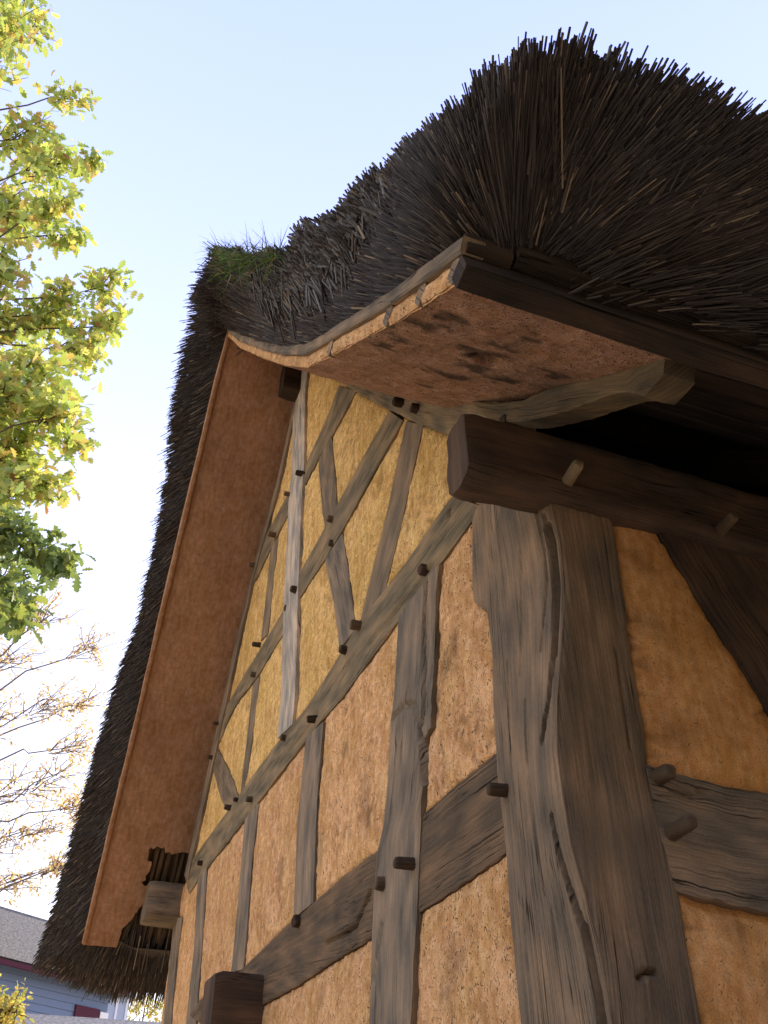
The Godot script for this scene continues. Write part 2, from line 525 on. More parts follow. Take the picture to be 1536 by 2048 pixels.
func set_camera_and_light():
	var yaw := deg_to_rad(21.2); var pit := deg_to_rad(38.0)
	fw = Vector3(sin(yaw) * cos(pit), sin(pit), -cos(yaw) * cos(pit))
	rt = Vector3(cos(yaw), 0, sin(yaw))
	up = rt.cross(fw)
	var cam := Camera3D.new()
	cam.name = "camera"
	cam.fov = rad_to_deg(2.0 * atan(1024.0 / FPX))
	cam.near = 0.05; cam.far = 2000.0
	cam.transform = Transform3D(Basis(rt, up, -fw), EYE)
	add_child(cam)
	cam.current = true
	var env := Environment.new()
	env.background_mode = Environment.BG_SKY
	var sm := ProceduralSkyMaterial.new()
	sm.sky_top_color = Color(0.585, 0.65, 0.945)
	sm.sky_horizon_color = Color(0.99, 0.995, 1.0)
	sm.sky_curve = 0.5
	sm.ground_bottom_color = Color(0.4, 0.38, 0.34)
	sm.ground_horizon_color = Color(0.9, 0.92, 0.93)
	sm.sun_angle_max = 0.0
	sm.energy_multiplier = 1.3
	var sky := Sky.new(); sky.sky_material = sm
	env.sky = sky
	env.tonemap_mode = Environment.TONE_MAPPER_LINEAR
	env.tonemap_exposure = 1.55
	env.sdfgi_enabled = true; env.ssao_enabled = true; env.ssil_enabled = true
	var we := WorldEnvironment.new(); we.name = "world_environment"; we.environment = env
	add_child(we)
	var sun := DirectionalLight3D.new()
	sun.name = "sun"
	sun.light_color = Color(1.0, 0.94, 0.84)
	sun.light_energy = 1.6
	sun.light_angular_distance = 0.5
	sun.shadow_enabled = true
	var to_sun := Vector3(0.58, 0.52, -0.55).normalized()
	sun.transform = Transform3D(Basis.looking_at(-to_sun, Vector3.UP), to_sun * 60.0)
	add_child(sun)

func ground():
	var b := MB.new()
	var R := 400.0
	var k := 40
	for i in k + 1:
		for j in k + 1:
			var x := (i / float(k) - 0.5) * 2.0; var z := (j / float(k) - 0.5) * 2.0
			x = sign(x) * pow(absf(x), 2.0) * R; z = sign(z) * pow(absf(z), 2.0) * R
			b.add(Vector3(x, -0.02 + 0.02 * nz.get_noise_2d(x * 30, z * 30), z), Vector2(x, z))
	for i in k:
		for j in k:
			var a := i * (k + 1) + j
			b.quad(a, a + 1, a + k + 2, a + k + 1)
	var nt := NoiseTexture2D.new()
	var fn := FastNoiseLite.new(); fn.seed = 8; fn.frequency = 0.02; fn.fractal_octaves = 5
	nt.noise = fn; nt.seamless = true; nt.width = 512; nt.height = 512
	var gr := Gradient.new()
	gr.set_color(0, Color(0.60, 0.54, 0.44)); gr.set_color(1, Color(0.78, 0.71, 0.60))
	nt.color_ramp = gr
	var m := mat(Color(1, 1, 1), 1.0)
	m.albedo_texture = nt; m.uv1_scale = Vector3(0.3, 0.3, 1)
	var g := put(b.mesh(), "ground", m, self)
	g.set_meta("kind", "structure")

func timbers():
	# ------- gable framing
	var tie := face_timber("tie_beam", [904,993, 869,1040, 814,1122, 720,1243, 655,1350, 612,1418, 550,1492, 480,1588, 389,1714, 370,1745],
		[962,1012, 939,1048, 880,1130, 802,1235, 681,1400, 638,1447, 516,1606, 402,1752, 378,1787], "g", 0.004, 0.12, M.wood_olive,
		{"cracks": [[[868,1130, 800,1215, 740,1290], 0.008, 0.02], [[640,1425, 560,1530], 0.007, 0.016], [[901,1025, 900,1030], 0.014, 0.03]]})
	for q in [[852,1141,.021,.05],[722,1252,.019,.05],[694,1301,.018,.05],[632,1438,.016,.05],[572,1477,.016,.055],[506,1599,.016,.05],[477,1600,.014,.05],[462,1616,.016,.06],[406,1727,.017,.05]]:
		peg(tie, q[0], q[1], q[2], q[3])
	var kp := face_timber("king_post", [592,742, 589,794, 587,950, 582,981, 572,1180, 566,1400, 560,1478], [618,742, 613,790, 611,934, 607,981, 601,1145, 597,1286, 593,1400, 588,1450], "g", 0.012, 0.12, M.wood_pale,
		{"cracks": [[[606,810, 604,900], 0.008, 0.02], [[596,1010, 592,1080], 0.007, 0.014]]})
	for q in [[605,948,.017,.05],[593,1180,.018,.06]]: peg(kp, q[0], q[1], q[2], q[3], "g", null, 0.01)
	var c1 := face_timber("collar_beam", [779,821, 712,940, 646,1063, 600,1146], [806,841, 763,919, 681,1067, 600,1196], "g", 0.004, 0.12, M.wood_olive,
		{"cracks": [[[742,905, 736,916], 0.016, 0.025]]})
	for q in [[666,1040,.018,.05],[665,1087,.016,.03]]: peg(c1, q[0], q[1], q[2], q[3])
	var c1b := face_timber("collar_beam", [569,1218, 494,1341, 460,1400, 446,1424, 436,1464], [573,1257, 513,1356, 478,1400, 460,1432, 440,1482], "g", 0.004, 0.12, M.wood_olive)
	for q in [[575,1217,.017,.045],[520,1290,.015,.07],[512,1350,.017,.05],[441,1447,.014,.06]]: peg(c1b, q[0], q[1], q[2], q[3])
	var c2 := face_timber("collar_beam", [677,772, 660,822, 613,928], [712,782, 658,884, 634,923, 610,970], "g", 0.004, 0.12, M.wood_olive)
	var c2b := face_timber("collar_beam", [580,978, 572,997, 529,1075, 517,1114, 507,1162], [583,1018, 548,1083, 528,1125, 512,1160], "g", 0.004, 0.12, M.wood_olive)
	for q in [[583,991,.017,.06],[552,1071,.016,.06],[513,1131,.015,.06]]: peg(c2b, q[0], q[1], q[2], q[3])
	face_timber("curved_stud", [638,880, 636,934, 644,1024, 650,1062], [662,872, 670,966, 673,1012, 682,1064], "g", 0.0, 0.12, M.wood_grey)
	face_timber("curved_stud", [649,1120, 654,1150, 666,1204, 678,1300], [684,1066, 699,1169, 709,1247, 716,1252], "g", 0.0, 0.12, M.wood_slate)
	face_timber("stud", [811,842, 779,997, 748,1122, 719,1246], [845,850, 810,1005, 767,1184, 750,1210], "g", 0.0, 0.12, M.wood_grey)
	face_timber("stud", [541,1091, 532,1180, 521,1282], [556,1075, 545,1170, 535,1268], "g", 0.0, 0.12, M.wood_grey, {"res": 0.03})
	face_timber("stud", [504,1370, 490,1498, 479,1590], [519,1352, 499,1511, 488,1576], "g", 0.0, 0.12, M.wood_grey, {"res": 0.03})
	var d4 := face_timber("brace", [423,1530, 442,1600, 456,1626], [434,1496, 461,1549, 478,1602], "g", 0.0, 0.12, M.wood_grey)
	peg(d4, 429, 1516, .014, .05)
	var s4 := face_timber("stud", [802,1236, 793,1400, 787,1439, 780,1562, 772,1646, 759,1710, 753,1794, 749,1879, 744,2060, 735,2280], [882,1128, 875,1188, 873,1309, 867,1400, 866,1455, 853,1478, 854,1540, 848,1604, 842,1722, 837,1858, 825,2060, 812,2280], "g", 0.010, 0.14, M.wood_slate,
		{"res": 0.011, "amp": 0.004, "cracks": [[[858,1155, 855,1300, 852,1430, 845,1460, 851,1500, 853,1560], 0.014, 0.045], [[790,1440, 812,1412, 832,1408, 838,1440], 0.010, 0.025], [[765,1700, 760,1760], 0.008, 0.02], [[770,1850, 752,1960], 0.012, 0.02]]})
	for q in [[830,1729,.019,.075],[770,1768,.020,.06]]: peg(s4, q[0], q[1], q[2], q[3], "g", null, 0.005)
	var s3 := face_timber("stud", [612,1478, 596,1646, 588,1840], [648,1444, 636,1604, 627,1806], "g", 0.006, 0.12, M.wood_slate)
	peg(s3, 600, 1843, .022, .05)
	face_timber("stud", [490,1630, 478,1773, 462,1945], [517,1606, 503,1731, 487,1938], "g", 0.002, 0.12, M.wood_slate)
	face_timber("stud", [395,1752, 387,1900, 372,2045, 362,2200], [414,1733, 406,1858, 391,2050, 382,2200], "g", 0.002, 0.12, M.wood_slate)
	face_timber("corner_post", [347,1835, 338,1930, 326,2048, 312,2240], [365,1835, 352,1930, 342,2048, 330,2240], "g", 0.002, 0.15, M.wood_slate, {"res": 0.03})
	var rl := face_timber("rail", [380,2030, 400,2000, 490,1934, 571,1854, 613,1820, 693,1748, 760,1700], [440,2075, 470,2045, 533,2006, 596,1972, 664,1925, 752,1872, 752,1872], "g", 0.004, 0.14, M.wood_brown,
		{"res": 0.013, "cracks": [[[742,1785, 715,1850, 690,1868], 0.010, 0.03], [[690,1868, 655,1885], 0.009, 0.02]]})
	var rr := face_timber("rail", [844,1632, 849,1627, 915,1568, 998,1500], [836,1826, 892,1791, 950,1750, 1016,1704], "g", 0.002, 0.14, M.wood_brown, {"res": 0.013})
	peg(rr, 1018, 1581, .019, .08, "g", null, 0.0)
	# rafters on the gable
	face_timber("rafter", [605,722, 665,746, 710,768, 779,782, 847,796, 938,800, 1010,808], [614,729, 681,762, 712,782, 779,818, 842,849, 906,872, 1000,905], "g", 0.016, 0.12, M.wood_olive)
	face_timber("rafter", [603,738, 592,800, 556,970, 505,1150, 440,1440, 372,1752], [607,745, 597,800, 560,975, 510,1155, 446,1450, 379,1757], "g", 0.014, 0.1, M.wood_slate, {"res": 0.03})
	var rf: Node = house.get_node("rafter")
	for q in [[703,759,.021,.05],[806,806,.023,.06],[836,818,.022,.05],[1017,844,.020,.04]]: peg(rf, q[0], q[1], q[2], q[3], "g", M.wood_dark, 0.014)
	# the curved rafter foot that carries the eave
	face_timber("rafter_foot", [960,806, 1000,812, 1064,806, 1128,778, 1201,764, 1274,746, 1296,723, 1362,687], [1000,848, 1064,849, 1110,839, 1155,828, 1233,799, 1274,790, 1312,800, 1351,755], "g", 0.03, 0.072, M.wood_foot, {"res": 0.012, "nocut": true, "amp": 0.0012, "chamfer": 0.005})
	# ------- beam ends that stand proud of the gable
	var block := beam("beam_end", [Vector3(-0.195, H0 + 0.60, -3.95), Vector3(0.2, H0 + 0.60, -3.95)], Vector2(0.2, 0.42), Vector3(0, 0, 1), M.wood_plate, house, {"bevel": 0.012})
	block.set_meta("label", "dark sawn beam end standing proud of the rail")
	beam("beam_end", [Vector3(-0.20, H0 + 1.64, -6.16), Vector3(0.3, H0 + 1.64, -6.16)], Vector2(0.22, 0.23), Vector3(0, 0, 1), M.wood_slate, house, {"bevel": 0.03})
	beam("ridge_beam", [Vector3(-0.12, H0 + 4.27, -4.04), Vector3(5.4, H0 + 4.27, -4.04)], Vector2(0.13, 0.28), Vector3(0, 0, 1), M.wood_dark, house, {"bevel": 0.012, "res": 0.05})
	var plate := beam("wall_plate", [Vector3(-0.222, H0 + 1.505, -1.515), Vector3(0.2, H0 + 1.505, -1.515), Vector3(1.2, H0 + 1.485, -1.515), Vector3(5.5, H0 + 1.485, -1.52)], Vector2(0.115, 0.215), Vector3(0, 0, 1), M.wood_dark, house, {"bevel": 0.018, "amp": 0.009, "res": 0.02, "endround": 0.08})
	plate.material_override = M.wood_plate
	peg(plate, 1138, 958, .016, .07, "s", M.wood_olive, 0.05)
	peg(plate, 1446, 1056, .016, .06, "s", M.wood_brown, 0.05)
	# ------- side wall
	face_timber("brace", [1305,1050, 1317,1066, 1409,1220, 1481,1327, 1560,1460, 1640,1600], [1560,1040, 1600,1090, 1680,1230, 1740,1330, 1800,1440, 1860,1560], "s", 0.004, 0.12, M.wood_plate)
	var sr := face_timber("rail", [1290,1530, 1327,1540, 1414,1565, 1465,1578, 1560,1590, 2100,1710], [1340,1780, 1358,1785, 1450,1806, 1536,1825, 1600,1840, 2100,1950], "s", 0.004, 0.12, M.wood_slate, {"cracks": [[[1330,1570, 1380,1590, 1420,1580], 0.009, 0.02]]})
	peg(sr, 1314, 1556, .017, .085, "s", M.wood_brown)
	peg(sr, 1340, 1668, .017, .085, "s", M.wood_brown)
	corner_post()

func corner_post():
	# two-faced post: gable face, worn and split arris, side face
	var Lp := [Vector2(960,1004), Vector2(946,1045), Vector2(946,1180), Vector2(950,1205), Vector2(974,1222), Vector2(985,1300), Vector2(991,1500), Vector2(1000,1600), Vector2(1011,1700), Vector2(1022,1850), Vector2(1040,2048), Vector2(1062,2280)]
	var Ap := [Vector2(1082,960), Vector2(1100,1010), Vector2(1118,1080), Vector2(1127,1170), Vector2(1121,1290), Vector2(1112,1400), Vector2(1112,1500), Vector2(1124,1600), Vector2(1140,1690), Vector2(1168,1790), Vector2(1195,1900), Vector2(1222,2048), Vector2(1262,2280)]
	var Rp := [Vector2(1220,1015), Vector2(1225,1045), Vector2(1245,1180), Vector2(1262,1300), Vector2(1285,1450), Vector2(1302,1560), Vector2(1322,1640), Vector2(1345,1740), Vector2(1358,1790), Vector2(1380,1920), Vector2(1406,2048), Vector2(1447,2280)]
	var L2 := []; var A2 := []; var R2 := []
	for p in Lp: var q := gx(p.x, p.y, 0.0); L2.append(Vector2(q.y, q.z))
	for p in Ap: var q := gz(p.x, p.y, SIDE_Z); A2.append(Vector2(q.y, clampf(q.x, -0.065, 0.03)))
	for p in Rp: var q := gz(p.x, p.y, SIDE_Z); R2.append(Vector2(q.y, q.x))
	L2.insert(0, Vector2(H0 + 1.63, L2[0].y)); A2.insert(0, Vector2(H0 + 1.63, 0.0)); R2.insert(0, Vector2(H0 + 1.63, R2[0].y))
	for a in [L2, A2, R2]: a.append(Vector2(0.0, a[-1].y))
	var at := func(a: Array, y: float) -> float:
		for i in a.size() - 1:
			if y <= a[i].x and y >= a[i + 1].x:
				return lerpf(a[i].y, a[i + 1].y, (a[i].x - y) / maxf(1e-5, a[i].x - a[i + 1].x))
		return a[-1].y if y < a[-1].x else a[0].y
	var cg := []      # splits, on the gable plane (z, y)
	for c in [[[1104,1000, 1112,1060, 1122,1170, 1117,1290, 1103,1400, 1090,1478], 0.013, 0.09], [[1118,1640, 1128,1690, 1142,1760, 1170,1850, 1190,1920, 1212,2048, 1240,2200], 0.013, 0.09],
			[[1060,1020, 1075,1150, 1078,1300], 0.005, 0.012], [[1085,1010, 1098,1130], 0.005, 0.018], [[1065,1560, 1080,1700, 1092,1790], 0.005, 0.012], [[1030,1100, 1036,1350], 0.004, 0.008], [[1010,1320, 1022,1560], 0.004, 0.008], [[1050,1400, 1062,1530], 0.005, 0.01]]:
		var ln := []
		for i in range(0, c[0].size(), 2):
			var q := gx(c[0][i], c[0][i + 1], -0.028 if c[2] > 0.05 else -0.012); ln.append(Vector2(minf(q.z, -1.524), q.y))
		cg.append([ln, c[1], c[2]])
	var cs := []      # splits on the side face
	for c in [[[1272,1958, 1286,1946, 1304,1947], 0.007, 0.022], [[1230,1300, 1260,1500], 0.005, 0.008]]:
		cs.append([to_plane(c[0], "s"), c[1], c[2]])
	var b := MB.new()
	var y1 := H0 + 1.63; var ny := 400; var ng := 84; var ns := 40
	var W := ng + ns + 1
	var y0 := 0.0
	var ys := []
	for i in ny + 1:
		var t := i / float(ny)
		ys.append(lerpf(y1, H0 + 0.15, t / 0.92) if t < 0.92 else lerpf(H0 + 0.15, y0, (t - 0.92) / 0.08))
	var outline := PackedVector2Array(); var outl2 := PackedVector2Array()
	var so := PackedVector2Array(); var so2 := PackedVector2Array()
	for i in ny + 1:
		var y: float = ys[i]
		var zl: float = at.call(L2, y) + 0.006 * nz.get_noise_1d(y * 700.0)
		var za := SIDE_Z + 0.004
		var xa: float = at.call(A2, y)
		var xr: float = at.call(R2, y) + 0.005 * nz.get_noise_1d(y * 600.0 + 900.0)
		outline.append(Vector2(zl, y)); outl2.append(Vector2(za, y))
		so.append(Vector2(-0.2, y)); so2.append(Vector2(xr, y))
		for j in W:
			var p: Vector3; var nrm: Vector3; var q2: Vector2; var ac: float
			var h := 0.0
			if j <= ng:
				var t := j / float(ng)
				var z := lerpf(zl, za, t)
				p = Vector3(lerpf(0.0, xa, pow(t, 1.6)), y, z); nrm = Vector3(-1, 0, 0); ac = (za - z)
				q2 = Vector2(z, y)
				var e := za - z
				if e < 0.02: nrm = Vector3(-1, 0, (0.02 - e) / 0.02).normalized(); h -= 0.010 * (1.0 - e / 0.02)
				for c in cg:
					var dd := seg_dist(q2, c[0])
					if dd < c[1]: h -= c[2] * (1.0 - dd / c[1])
				h += 0.006
				var el := z - zl
				if el < 0.012: h -= 0.006 * (1.0 - el / 0.012)
			else:
				var t := (j - ng) / float(ns)
				var x := lerpf(xa, xr, t)
				var zz := za
				if x - xa < 0.014: h -= 0.006 * (1.0 - (x - xa) / 0.014)
				p = Vector3(x, y, zz); nrm = Vector3(0, 0, 1); ac = -x
				q2 = Vector2(x, y)
				for c in cs:
					var dd := seg_dist(q2, c[0])
					if dd < c[1]: h -= c[2] * (1.0 - dd / c[1])
				# swelling grain round the knot low on the side face
				var kd := q2.distance_to(Vector2(0.07, H0 + 0.37))
				h += 0.006 * exp(-pow(kd / 0.06, 2.0))
				var el := xr - x
				if el < 0.012: h -= 0.006 * (1.0 - el / 0.012)
			h += 0.0022 * nz.get_noise_3d(y * 30.0, ac * 4200.0, 10.0) + 0.004 * nz.get_noise_3d(y * 110.0, ac * 320.0, 90.0) + 0.0016 * nz.get_noise_2d(y * 200.0, ac * 9000.0)
			b.add(p + nrm * h, Vector2(ac + 1.3, 1.25 - y))
	for i in ny:
		for j in W - 1:
			b.quad(i * W + j, (i + 1) * W + j, (i + 1) * W + j + 1, i * W + j + 1)
	for i in ny:       # hidden returns into the wall
		var a := i * W; var c := (i + 1) * W
		var p0 := b.v[a]; var p1 := b.v[c]
		b.quad(b.add(p0), b.add(p0 + Vector3(0.12, 0, 0)), b.add(p1 + Vector3(0.12, 0, 0)), b.add(p1))
		p0 = b.v[a + W - 1]; p1 = b.v[c + W - 1]
		b.quad(b.add(p0), b.add(p1), b.add(p1 + Vector3(0, 0, -0.12)), b.add(p0 + Vector3(0, 0, -0.12)))
	put(b.mesh(), "corner_post", M.wood_post, house)
	outl2.reverse(); outline.append_array(PackedVector2Array([Vector2(-1.2, 0), Vector2(-1.2, y1)]))
	gable_cut.append(outline)
	so2.reverse(); so.append_array(so2); side_cut.append(so)

func panels():
	# gable: everything inside the outline that no timber covers
	var poly := PackedVector2Array([Vector2(-6.20, 0.02), Vector2(-1.62, 0.02), Vector2(-1.62, H0 + 1.6), Vector2(-1.66, H0 + 1.80), Vector2(-1.95, H0 + 2.10), Vector2(-2.7, H0 + 2.9), Vector2(-3.4, H0 + 3.7), Vector2(-4.0, H0 + 4.42), Vector2(-6.12, H0 + 1.76), Vector2(-6.20, H0 + 1.6)])
	if Geometry2D.is_polygon_clockwise(poly): poly.reverse()
	var ps := [poly]
	var far_out := PackedVector2Array()      # nothing beyond the rafters
	for q in to_plane([607,745, 597,800, 560,975, 510,1155, 446,1450, 379,1757], "g"): far_out.append(q)
	far_out.append_array(PackedVector2Array([Vector2(-6.4, H0 + 1.72), Vector2(-9, H0 + 1.72), Vector2(-9, 9), Vector2(-4.05, 9)]))
	var near_out := PackedVector2Array()
	for q in to_plane([605,730, 614,729, 681,762, 712,782, 779,818, 842,849, 906,872, 1000,905], "g"): near_out.append(q)
	near_out.append_array(PackedVector2Array([Vector2(-1.0, H0 + 1.7), Vector2(-1.0, 9), Vector2(-4.05, 9)]))
	var splits := [far_out, near_out]
	for q in [[-6.4, -5.6, 1.745], [-2.06, -1.3, 1.72], [-6.4, -5.0, 0.70]]:
		splits.append(PackedVector2Array([Vector2(q[0], H0 + q[2] - 0.012), Vector2(q[1], H0 + q[2] - 0.012), Vector2(q[1], H0 + q[2] + 0.012), Vector2(q[0], H0 + q[2] + 0.012)]))
	for c in splits: ps = subtract(ps, c)
	for c in gable_cut:
		ps = subtract(ps, c)
	ps = open_up(ps)
	for p in ps:
		var cen := Vector2.ZERO
		for q in p: cen += q
		cen /= p.size()
		# above or below the tie beam
		panel(p, "g", M.plaster_yellow if cen.y > H0 + 1.72 else M.plaster_orange, -0.006, "plaster_panel", 0.019)
	var sp := PackedVector2Array([Vector2(0.0, 0.02), Vector2(5.4, 0.02), Vector2(5.4, H0 + 1.45), Vector2(0.0, H0 + 1.45)])
	if Geometry2D.is_polygon_clockwise(sp): sp.reverse()
	var ss := [sp]
	for c in side_cut:
		ss = subtract(ss, c)
	ss = open_up(ss)
	for p in ss:
		panel(p, "s", M.plaster_side, -0.006)
	# solid wall behind the panels
	var prof := [Vector2(-6.14, 0.0), Vector2(-1.56, 0.0), Vector2(-1.56, H0 + 1.58), Vector2(-1.95, H0 + 2.05), Vector2(-2.7, H0 + 2.85), Vector2(-4.0, H0 + 4.36), Vector2(-6.14, H0 + 1.68)]
	for xx in [[0.05, 0.16], [5.3, 5.42]]:
		var tri: PackedInt32Array = Geometry2D.triangulate_polygon(PackedVector2Array(prof))
		var b := MB.new()
		for x in xx:
			var base := b.v.size()
			for q in prof: b.add(Vector3(x, q.y, q.x))
			for i in range(0, tri.size(), 3): b.tri(base + tri[i], base + tri[i + 1], base + tri[i + 2])
		for i in prof.size():
			var j: int = (i + 1) % prof.size()
			b.quad(i, j, j + prof.size(), i + prof.size())
		put(b.mesh(), "wall_core", M.plaster_rough, house)
	beam("wall_core", [Vector3(0.06, 0.75 + H0 * 0.5, -1.6), Vector3(5.4, 0.75 + H0 * 0.5, -1.6)], Vector2(0.1, H0 + 1.46), Vector3(0, 0, 1), M.plaster_rough, house, {"res": 0.5})
	beam("wall_core", [Vector3(0.06, 0.95 + H0 * 0.5, -6.1), Vector3(5.4, 0.95 + H0 * 0.5, -6.1)], Vector2(0.1, H0 + 1.9), Vector3(0, 0, 1), M.plaster_rough, house, {"res": 0.5})

# ---------------------------------------------------------------- eaves, verges and soffits
func roof_woodwork():
	var stains := []      # dark straw and mould on the near soffit (photo pixels)
	for q in [[860,655,.05],[800,680,.04],[905,640,.04],[980,715,.07],[1010,690,.035],[950,735,.05],[1050,680,.03],[880,745,.045],[910,755,.05],[760,690,.03],[1000,760,.04],[1110,750,.03],[840,770,.03],[930,700,.03]]:
		stains.append([q[0], q[1], q[2]])
	# near soffit, bell-cast: grid over x and z
	var zs := []
	var z := -4.02
	while z < -0.915: zs.append(z); z += 0.018
	zs.append(-0.915)
	var nx := 34
	var b := MB.new()
	var hole := near_hit(978, 722)
	for i in zs.size():
		for j in nx + 1:
			var x := lerpf(0.02, -0.5, j / float(nx))
			var y := near_y(zs[i])
			var p := Vector3(x, y, zs[i])
			var hn := 0.007 * nz.get_noise_2d(x * 500, zs[i] * 500) + 0.004 * nz.get_noise_2d(x * 2000, zs[i] * 2000)
			var dh := Vector2(x - hole.x, (zs[i] - hole.z) * 0.8).length() + 0.02 * nz.get_noise_2d(x * 1500 + 70, zs[i] * 1500)
			if dh < 0.045: hn += 0.05 * smoothstep(0.045, 0.02, dh)
			if j == nx: hn += 0.006 * absf(nz.get_noise_1d(zs[i] * 1200.0))
			var st := 0.0
			for q in stains:
				var c: Vector3 = near_hit(q[0], q[1])
				var dd := Vector2(x - c.x, zs[i] - c.z)
				var g := dd.length() + 0.05 * nz.get_noise_2d(x * 900 + 300, zs[i] * 2600)
				st = maxf(st, smoothstep(q[2], q[2] * 0.45, g))
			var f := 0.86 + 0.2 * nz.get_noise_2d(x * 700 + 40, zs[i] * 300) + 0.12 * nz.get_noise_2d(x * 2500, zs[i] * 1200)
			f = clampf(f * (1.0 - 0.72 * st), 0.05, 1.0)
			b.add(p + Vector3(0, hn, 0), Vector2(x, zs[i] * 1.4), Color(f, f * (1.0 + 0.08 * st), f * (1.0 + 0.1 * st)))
	for i in zs.size() - 1:
		for j in nx:
			var a := i * (nx + 1) + j
			b.quad(a, a + 1, a + nx + 2, a + nx + 1)
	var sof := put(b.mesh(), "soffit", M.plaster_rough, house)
	sof.set_meta("label", "stained rough daub soffit with a hole, under the curved near roof slope")
	# daub edge of the near soffit, between the batten ends
	b = MB.new()
	for i in zs.size():
		for k in 5:
			var yy := near_y(zs[i]) + k * 0.0145
			var bump := 0.005 * nz.get_noise_2d(zs[i] * 1200, k * 300) - (0.006 if k == 0 or k == 4 else 0.0)
			var f := 0.85 + 0.3 * nz.get_noise_2d(zs[i] * 900, k * 200 + 70)
			b.add(Vector3(-0.502 - bump, yy, zs[i]), Vector2(zs[i], yy), Color(minf(1, f), minf(1, f), minf(1, f * 0.95)))
	for i in zs.size() - 1:
		for k in 4: b.quad(i * 5 + k, i * 5 + k + 1, (i + 1) * 5 + k + 1, (i + 1) * 5 + k)
	put(b.mesh(), "daub_edge", M.plaster_orange, house)
	for q in [[912,550],[843,580],[778,612],[664,668]]:
		var p := gx(q[0], q[1], -0.5)
		var yy := near_y(p.z) + 0.034
		beam("batten", [Vector3(-0.504, yy, p.z), Vector3(-0.485, yy, p.z)], Vector2(0.05, 0.046), Vector3(0, 0.6, 1), M.wood_grey, house, {"bevel": 0.004})
	# verge board over the near soffit edge
	var path := []
	z = -4.0
	while z < -0.87: path.append(Vector3(-0.487, near_y(z) + 0.079, z)); z += 0.06
	path.append(Vector3(-0.487, near_y(-0.885) + 0.079, -0.885))
	beam("verge_board", path, Vector2(0.05, 0.036), Vector3(1, 0, 0), M.wood_grey, house, {"bevel": 0.004, "amp": 0.002})
	# eave boards along the side
	var ey := near_y(-0.9)
	beam("eave_board", [Vector3(-0.505, ey + 0.026, -0.912), Vector3(0.4, ey + 0.026, -0.912), Vector3(5.6, ey + 0.02, -0.912)], Vector2(0.05, 0.055), Vector3(0, 0.35, 1), M.wood_eave_shade, house, {"bevel": 0.004})
	beam("eave_board", [Vector3(-0.50, ey + 0.080, -0.905), Vector3(-0.42, ey + 0.083, -0.905), Vector3(-0.41, ey + 0.085, -0.9)], Vector2(0.05, 0.05), Vector3(0, 0.2, 1), M.wood_eave_shade, house, {"bevel": 0.004})
	beam("eave_board", [Vector3(-0.405, ey + 0.088, -0.895), Vector3(0.5, ey + 0.085, -0.895), Vector3(5.6, ey + 0.08, -0.895)], Vector2(0.06, 0.06), Vector3(0, 0.2, 1), M.wood_eave_shade, house, {"bevel": 0.004})
	# roof boards under the thatch along the side, x > 0
	for k in 5:
		var z0 := -0.99 - k * 0.12
		var y0 := near_y(z0) + 0.075
		beam("roof_board", [Vector3(0.03, y0, z0), Vector3(5.5, y0, z0)], Vector2(0.11, 0.02), Vector3(0, near_y(z0 + 0.05) - near_y(z0 - 0.05), 0.1).normalized(), M.wood_eave_shade, house, {"bevel": 0.003, "res": 0.06})
	for x in [0.85, 1.65, 2.45, 3.25, 4.05]:
		beam("rafter_foot", [Vector3(x, near_y(-0.96) - 0.01, -0.96), Vector3(x, near_y(-1.2) - 0.01, -1.2), Vector3(x, near_y(-1.5) + 0.0, -1.5), Vector3(x, near_y(-2.0), -2.0), Vector3(x, near_y(-3.9), -3.9)], Vector2(0.07, 0.11), Vector3(1, 0, 0), M.wood_eave_shade, house, {"bevel": 0.006, "res": 0.06})
	# far soffit: a flat daub panel with two gaps where the laths show
	var outline := [on_far(462, 648), on_far(430, 768), on_far(366, 1040), on_far(318, 1240), on_far(272, 1440), on_far(224, 1640), on_far(165, 1890)]
	var po := PackedVector2Array()
	for p in outline: po.append(Vector2(p.x, p.z))
	var zb: float = outline[-1].z
	po.append(Vector2(0.02, zb)); po.append(Vector2(0.02, -3.98)); 
	if Geometry2D.is_polygon_clockwise(po): po.reverse()
	var fp := [po]
	for hl in [[[298,1700, 318,1690, 345,1706, 440,1712, 440,1760, 312,1775, 284,1768, 300,1735]], [[262,1840, 282,1812, 312,1800, 440,1830, 440,1935, 226,1935, 240,1870]]]:
		var hp := PackedVector2Array()
		for i in range(0, hl[0].size(), 2):
			var p := on_far(hl[0][i], hl[0][i + 1])
			var e := (i + 2) % int(hl[0].size())
			var p2 := on_far(hl[0][e], hl[0][e + 1])
			for q in 5:
				var r := p.lerp(p2, q / 5.0)
				hp.append(Vector2(r.x + 0.016 * nz.get_noise_2d(r.x * 3000.0, r.z * 3000.0), r.z + 0.03 * nz.get_noise_2d(r.x * 3000.0 + 500.0, r.z * 3000.0)))
		if Geometry2D.is_polygon_clockwise(hp): hp.reverse()
		fp = subtract(fp, hp)
	for p in fp: far_panel(p)
	# the rim of the far soffit
	var rim := []
	for p in outline: rim.append(p + Vector3(0.006, 0.016, 0.0))
	beam("verge_board", rim, Vector2(0.028, 0.045), Vector3(1, 0, 0), M.plaster_soffit, house, {"bevel": 0.005, "amp": 0.004})
	# laths and the dark boards above them
	var slope := Vector3(0, FAR_K, 1).normalized()
